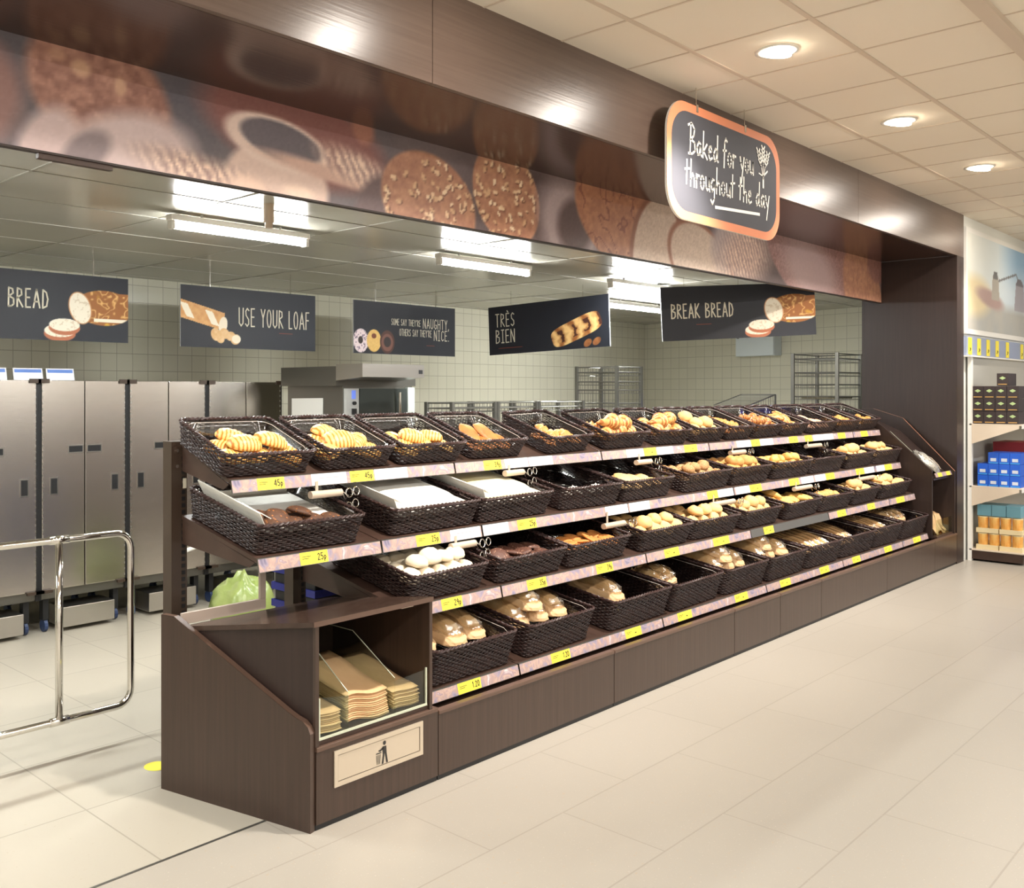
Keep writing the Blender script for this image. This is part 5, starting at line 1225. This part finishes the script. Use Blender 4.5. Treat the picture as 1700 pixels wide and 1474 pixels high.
# blue trays and black gap fillers low behind the left bays
M_BLUED = mat('deep_blue_plastic', (26, 34, 120), .45)
for k in range(8):
    z = .02 + .1 * k; nm = ['bottom', 'second up', 'third up', 'fourth up', 'fifth up', 'sixth up', 'seventh up', 'topmost'][k]
    m = MB(); x0_, x1_, y0_, y1_ = 3.42, 3.98, 4.12, 4.52
    m.box(x0_, x1_, y0_, y0_ + .012, z, z + .04); m.box(x0_, x1_, y1_ - .012, y1_, z, z + .04); m.box(x0_, x0_ + .012, y0_ + .012, y1_ - .012, z, z + .04); m.box(x1_ - .012, x1_, y0_ + .012, y1_ - .012, z, z + .04); m.box(x0_ + .012, x1_ - .012, y0_ + .012, y1_ - .012, z, z + .012)
    r = m.build('stacking_tray', M_BLUED, origin=(3.7, 4.32, z)); tag(r, 'deep blue tray in the stack behind the left end bay, ' + nm, 'tray', 'blue trays behind the left bay')
    tag(MB().box(x0_ + .014, x1_ - .014, y0_ + .014, y1_ - .014, z + .0125, z + .0995).build('gap_filler', M_BLACK, origin=(3.7, 4.32, z + .0125), bevel=.01), 'black filler for the dark gap over a blue tray, %s of the stack' % nm, 'filler', 'black gap fillers in the blue trays')  # dark gap between trays imitated by an added black block

# electrical cabinet on the side wall
def wallpt(s_, off, z): return Vector((sx0, sy0, 0)) + wd * s_ + wn * off + Vector((0, 0, z))
best = []
for px in (1221, 1284):
    lo, hi = 0., 4.2
    for _ in range(40):
        mid = (lo + hi) / 2; p = wallpt(mid, .16, 2); d = p.x * ca + p.y * sa; q = CX + F * (p.x * sa - p.y * ca) / d
        lo, hi = (mid, hi) if q < px else (lo, mid)
    best.append(lo)
s0_, s1_ = best; p = wallpt(s0_, .16, 0); zc0 = H + (CY - 592) / F * (p.x * ca + p.y * sa)
r = empty('wall_cabinet', wallpt((s0_ + s1_) / 2, .08, zc0)); tag(r, 'pale blue-grey metal cabinet mounted on the tiled side wall', 'cabinet')
M_CAB = mat('cabinet_paint', (222, 230, 232), .35)
MB().prism([wallpt(s0_, .002, zc0), wallpt(s1_, .002, zc0), wallpt(s1_, .145, zc0), wallpt(s0_, .145, zc0)], (0, 0, .46)).build('body', M_CAB, r)
MB().prism([wallpt(s0_ + .004, .1455, zc0 + .004), wallpt(s1_ - .004, .1455, zc0 + .004), wallpt(s1_ - .004, .16, zc0 + .004), wallpt(s0_ + .004, .16, zc0 + .004)], (0, 0, .452)).build('door', M_CAB, r)
MB().prism([wallpt(s0_ + .03, .1605, zc0 + .24), wallpt(s0_ + .06, .1605, zc0 + .24), wallpt(s0_ + .06, .17, zc0 + .24), wallpt(s0_ + .03, .17, zc0 + .24)], (0, 0, .09)).build('lock', M_STEELD, r)

# ================================================================== GROCERY SHELVING BEYOND THE PORTAL
GX = 10.73
r = empty('grocery_shelving', (11.8, 2.6, 0)); tag(r, 'cream metal grocery shelving beyond the dark portal, at the right edge', 'shelving')
M_GS = mat('shelf_cream', (222, 206, 186), .45)
MB().box(GX, GX + .05, 2.765, 2.8, 0, 2.02).build('upright', M_WHITE, r)
MB().box(GX + .05, 15, 2.785, 2.8, 0, 2.02).build('back_panel', mat('grey_back', (176, 174, 166), .6), r)
MB().box(GX + .01, 15, 2.33, 2.764, .02, .105).build('plinth', M_SHELF, r)
for nm, z, yf in (('base_shelf', .118, 2.31), ('lower_shelf', .742, 2.34), ('upper_shelf', 1.357, 2.34)):
    MB().box(GX, 15, yf, 2.784, z - .012, z).build(nm, M_GS, r)
    MB().box(GX, 15, yf - .012, yf - .0005, z - .04, z + .002).build('price_channel', M_WHITE, r)
    if z > .2: MB().prism([(GX, yf + .02, z - .0125), (GX, 2.764, z - .0125), (GX, 2.764, z - .2), (GX, yf + .02, z - .04)], (.003, 0, 0)).build('bracket', M_GS, r)
def carton(name, x, y, z, w, d, h, m, label, cat, group, deco):
    """box whose left end faces the camera: deco(face) draws on that end"""
    o = empty(name, (x + w / 2, y + d / 2, z)); tag(o, label, cat, group)
    MB().box(x, x + w, y, y + d, z, z + h).build('carton', m, o, bevel=.002)
    deco(o, x, y, z, d, h); return o
def quadx(mb, x, ya, yb, za, zb): mb.add([(x, yb, za), (x, ya, za), (x, ya, zb), (x, yb, zb)], [(0, 1, 2, 3)])
M_BOXB = mat('black_carton', (44, 36, 36), .45, noise=(14, (58, 44, 44), .3)); M_GREEN = mat('pale_green', (176, 200, 140), .5); M_GOLD = mat('gold_print', (208, 164, 90), .5)
M_BOXC = mat('blue_carton', (28, 92, 206), .4); M_BOXL = mat('light_blue', (60, 146, 226), .4); M_PRW = mat('pale_print', (206, 214, 226), .5); M_REDC = mat('red_carton', (132, 28, 36), .45)
M_TUB = mat('tub_yellow', (244, 206, 120), .4, noise=(16, (226, 148, 60), .25)); M_TEAL = mat('teal_carton', (110, 160, 176), .45); M_TRAY = mat('carton_tray', (232, 214, 170), .6)
def dblack(o, x, y, z, d, h):
    m = MB(); cy, cz = y + d / 2, z + h * .62; m.add([(x - .001, cy + .028, cz), (x - .001, cy, cz - .017), (x - .001, cy - .028, cz), (x - .001, cy, cz + .017)], [(0, 1, 2, 3)]); m.build('green_emblem', M_GREEN, o)
    m = MB(); quadx(m, x - .001, y + .012, y + d - .012, z + h * .1, z + h * .16); m.build('gold_line', M_GOLD, o)
def dblue(o, x, y, z, d, h):
    m = MB(); quadx(m, x - .001, y + .02, y + d - .02, z + h * .22, z + h * .5); m.build('pale_panel', M_PRW, o)
    m = MB(); quadx(m, x - .001, y + .006, y + d - .006, z + .002, z + h * .14); m.build('light_band', M_BOXL, o)
def dnone(o, x, y, z, d, h): pass
hb = .123; ys = [2.375 + .099 * k for k in range(4)]; HORZ = ['nearest the aisle', 'second from the aisle', 'third from the aisle', 'nearest the wall']
for row in range(3):
    for k in range(4): carton('drink_carton', GX + .04, ys[k], 1.358 + .1245 * row, .30, .097, .122, M_BOXB, 'black carton with pale green emblem, %s, %s' % (['bottom layer', 'middle layer', 'top layer'][row], HORZ[k]), 'carton', 'black cartons on the upper shelf', dblack)
carton('drink_carton', GX + .04, 2.46, 1.358 + .1245 * 3, .30, .097, .122, M_BOXB, 'single black carton standing on top of the black stack', 'carton', 'black cartons on the upper shelf', dblack)
for row in range(3):
    for k in range(3):
        o = MB().cyl((GX + .42 + .1 * k, 2.42, 1.358 + .1245 * row), .035, .122, 14).build('clear_bottle', mat('bottle_plastic', (206, 222, 218), .12, spec=.6) if 'bottle_plastic' not in MATS else MATS['bottle_plastic'], origin=(GX + .42 + .1 * k, 2.42, 1.358 + .1245 * row), smooth=False)
        tag(o, 'pale clear bottle beside the black cartons, %s layer, %s' % (['bottom', 'middle', 'top'][row], ['first', 'second', 'third'][k]), 'bottle', 'bottles on the upper shelf')
for row in range(3):
    for k in range(4 if row < 2 else 3):
        carton('blue_carton', GX + .05, 2.36 + .092 * k, .743 + .112 * row, .3, .09, .11, M_BOXC, 'bright blue carton with pale panel, %s, %s' % (['bottom layer', 'middle layer', 'top layer'][row], HORZ[k]), 'carton', 'blue cartons on the lower shelf', dblue)
for k in range(3): carton('red_carton', GX + .5 + .16 * k, 2.4, .743, .15, .3, .42, M_REDC, 'dark red carton behind the blue cartons, %s' % ['first', 'second', 'third'][k], 'carton', 'red cartons on the lower shelf', dnone)
for row in range(2):
    z = .119 + .165 * row
    for j in range(2):
        o = MB().box(GX + .04, GX + .42, 2.345 + .2 * j, 2.535 + .2 * j, z, z + .045).build('carton_tray', M_TRAY, origin=(GX + .2, 2.44 + .2 * j, z)); tag(o, 'cream card tray under yellow tubs, %s, %s' % (['lower', 'upper'][row], ['near the aisle', 'near the wall'][j]), 'tray', 'card trays of tubs')
    for k in range(4):
        y = 2.392 + .0975 * k
        o = empty('yellow_tub', (GX + .09, y, z + .0455)); tag(o, 'yellow printed tub, %s layer, %s' % (['lower', 'upper'][row], HORZ[k]), 'tub', 'yellow tubs on the base shelf')
        MB().tube([(GX + .09, y, z + .0455), (GX + .09, y, z + .06), (GX + .09, y, z + .15)], [.042, .044, .047], 16).build('tub', M_TUB, o, smooth=False)
        MB().cyl((GX + .09, y, z + .1502), .046, .009, 16).build('lid', M_TRAY, o)
for k in range(3): carton('teal_carton', GX + .06 + .0 * k, 2.36 + .125 * k, .119 + .33, .25, .12, .11, M_TEAL, 'teal carton on top of the yellow tubs, %s' % HORZ[k], 'carton', 'teal cartons', dnone)
# windmill picture and the row of yellow tags on the wall above
pa = at(1606, 385, 2.78); pz0, pz1 = 2.30, 3.26; px0 = 10.70
def poster(X, Y):
    w, h = 2.6, pz1 - pz0; n = fbm(X * 5, Y * 5, 2)
    img = lerp((226, 226, 216), (206, 220, 230), np.clip(X / 1.6, 0, 1)); img = over(img, np.clip((X - 1.1) / .8, 0, 1) * np.clip((Y - h * .5) * 3, 0, 1), (150, 186, 216))
    img = over(img, np.clip((h * .36 - Y) / .12, 0, 1), lerp((172, 174, 172), (186, 182, 172), n))
    img = over(img, ell(X, Y, .25, h * .36, .55, .2, 0, .6), (222, 206, 168)); img = over(img, ell(X, Y, .8, h * .36, .5, .09, -.1, .5), (176, 150, 144))
    def tower(x, w0, w1, y0, y1, c):
        nonlocal img
        t = np.clip((Y - y0) / (y1 - y0), 0, 1); m = ((np.abs(X - x) < w0 * (1 - t) + w1 * t) & (Y > y0) & (Y < y1)).astype(float); img = over(img, m, c)
    tower(1.0, .16, .11, h * .36, h * .62, (176, 170, 160)); tower(1.0, .1, .06, h * .6, h * .68, (112, 112, 112)); tower(2.0, .24, .16, h * .3, h * .62, (168, 164, 172)); tower(2.0, .18, .06, h * .6, h * .68, (120, 116, 124))
    for x0_, y0_, x1_, y1_ in ((1.1, h * .58, 1.85, h * .72), (1.85, h * .72, 2.0, h * .6)):
        d = np.abs((x1_ - x0_) * (y0_ - Y) - (x0_ - X) * (y1_ - y0_)) / math.hypot(x1_ - x0_, y1_ - y0_); img = over(img, ((d < .012) & (X > min(x0_, x1_)) & (X < max(x0_, x1_))).astype(float), (120, 118, 122))
    return img
r = empty('wall_picture', (px0 + 1.3, 2.79, pz0)); tag(r, 'large pale picture of windmills on the wall above the grocery shelving', 'picture')
MB().box(px0 - .05, px0 + 2.65, 2.79, 2.8195, pz0 - .05, pz1 + .05).build('frame', M_WHITE, r)
paint('printed_face', (px0, 2.789, pz0), (1, 0, 0), (0, 0, 1), 2.6, pz1 - pz0, (130, 60), poster, M_PAINT, r)
r = empty('tag_rail', (12.2, 2.79, 2.03)); tag(r, 'grey blue rail on the wall under the windmill picture', 'rail')
MB().box(10.66, 14, 2.79, 2.8195, 2.035, 2.225).build('rail', mat('rail_blue', (150, 160, 184), .5), r); MB().box(10.64, 14, 2.75, 2.8195, 2.02, 2.034).build('ledge', M_WHITE, r)
for k, px in enumerate((1611, 1626, 1641, 1656, 1673, 1697)):
    x = ax(px, 2.785)
    o = empty('yellow_tag', (x, 2.788, 2.05)); tag(o, 'tall yellow price tag on the wall rail, %s from the left' % ORD[k], 'tag', 'yellow tags on the wall rail')
    MB().box(x - .06, x + .06, 2.786, 2.789, 2.045, 2.215).build('card', M_YEL, o); m = MB(); m.ribbon([(-.02, .03), (.02, .05), (-.01, .06)], .012, (1, 0, 0), (0, 0, 1), (x, 2.786, 2.05), (0, -1, 0)); m.build('print', M_INK, o)
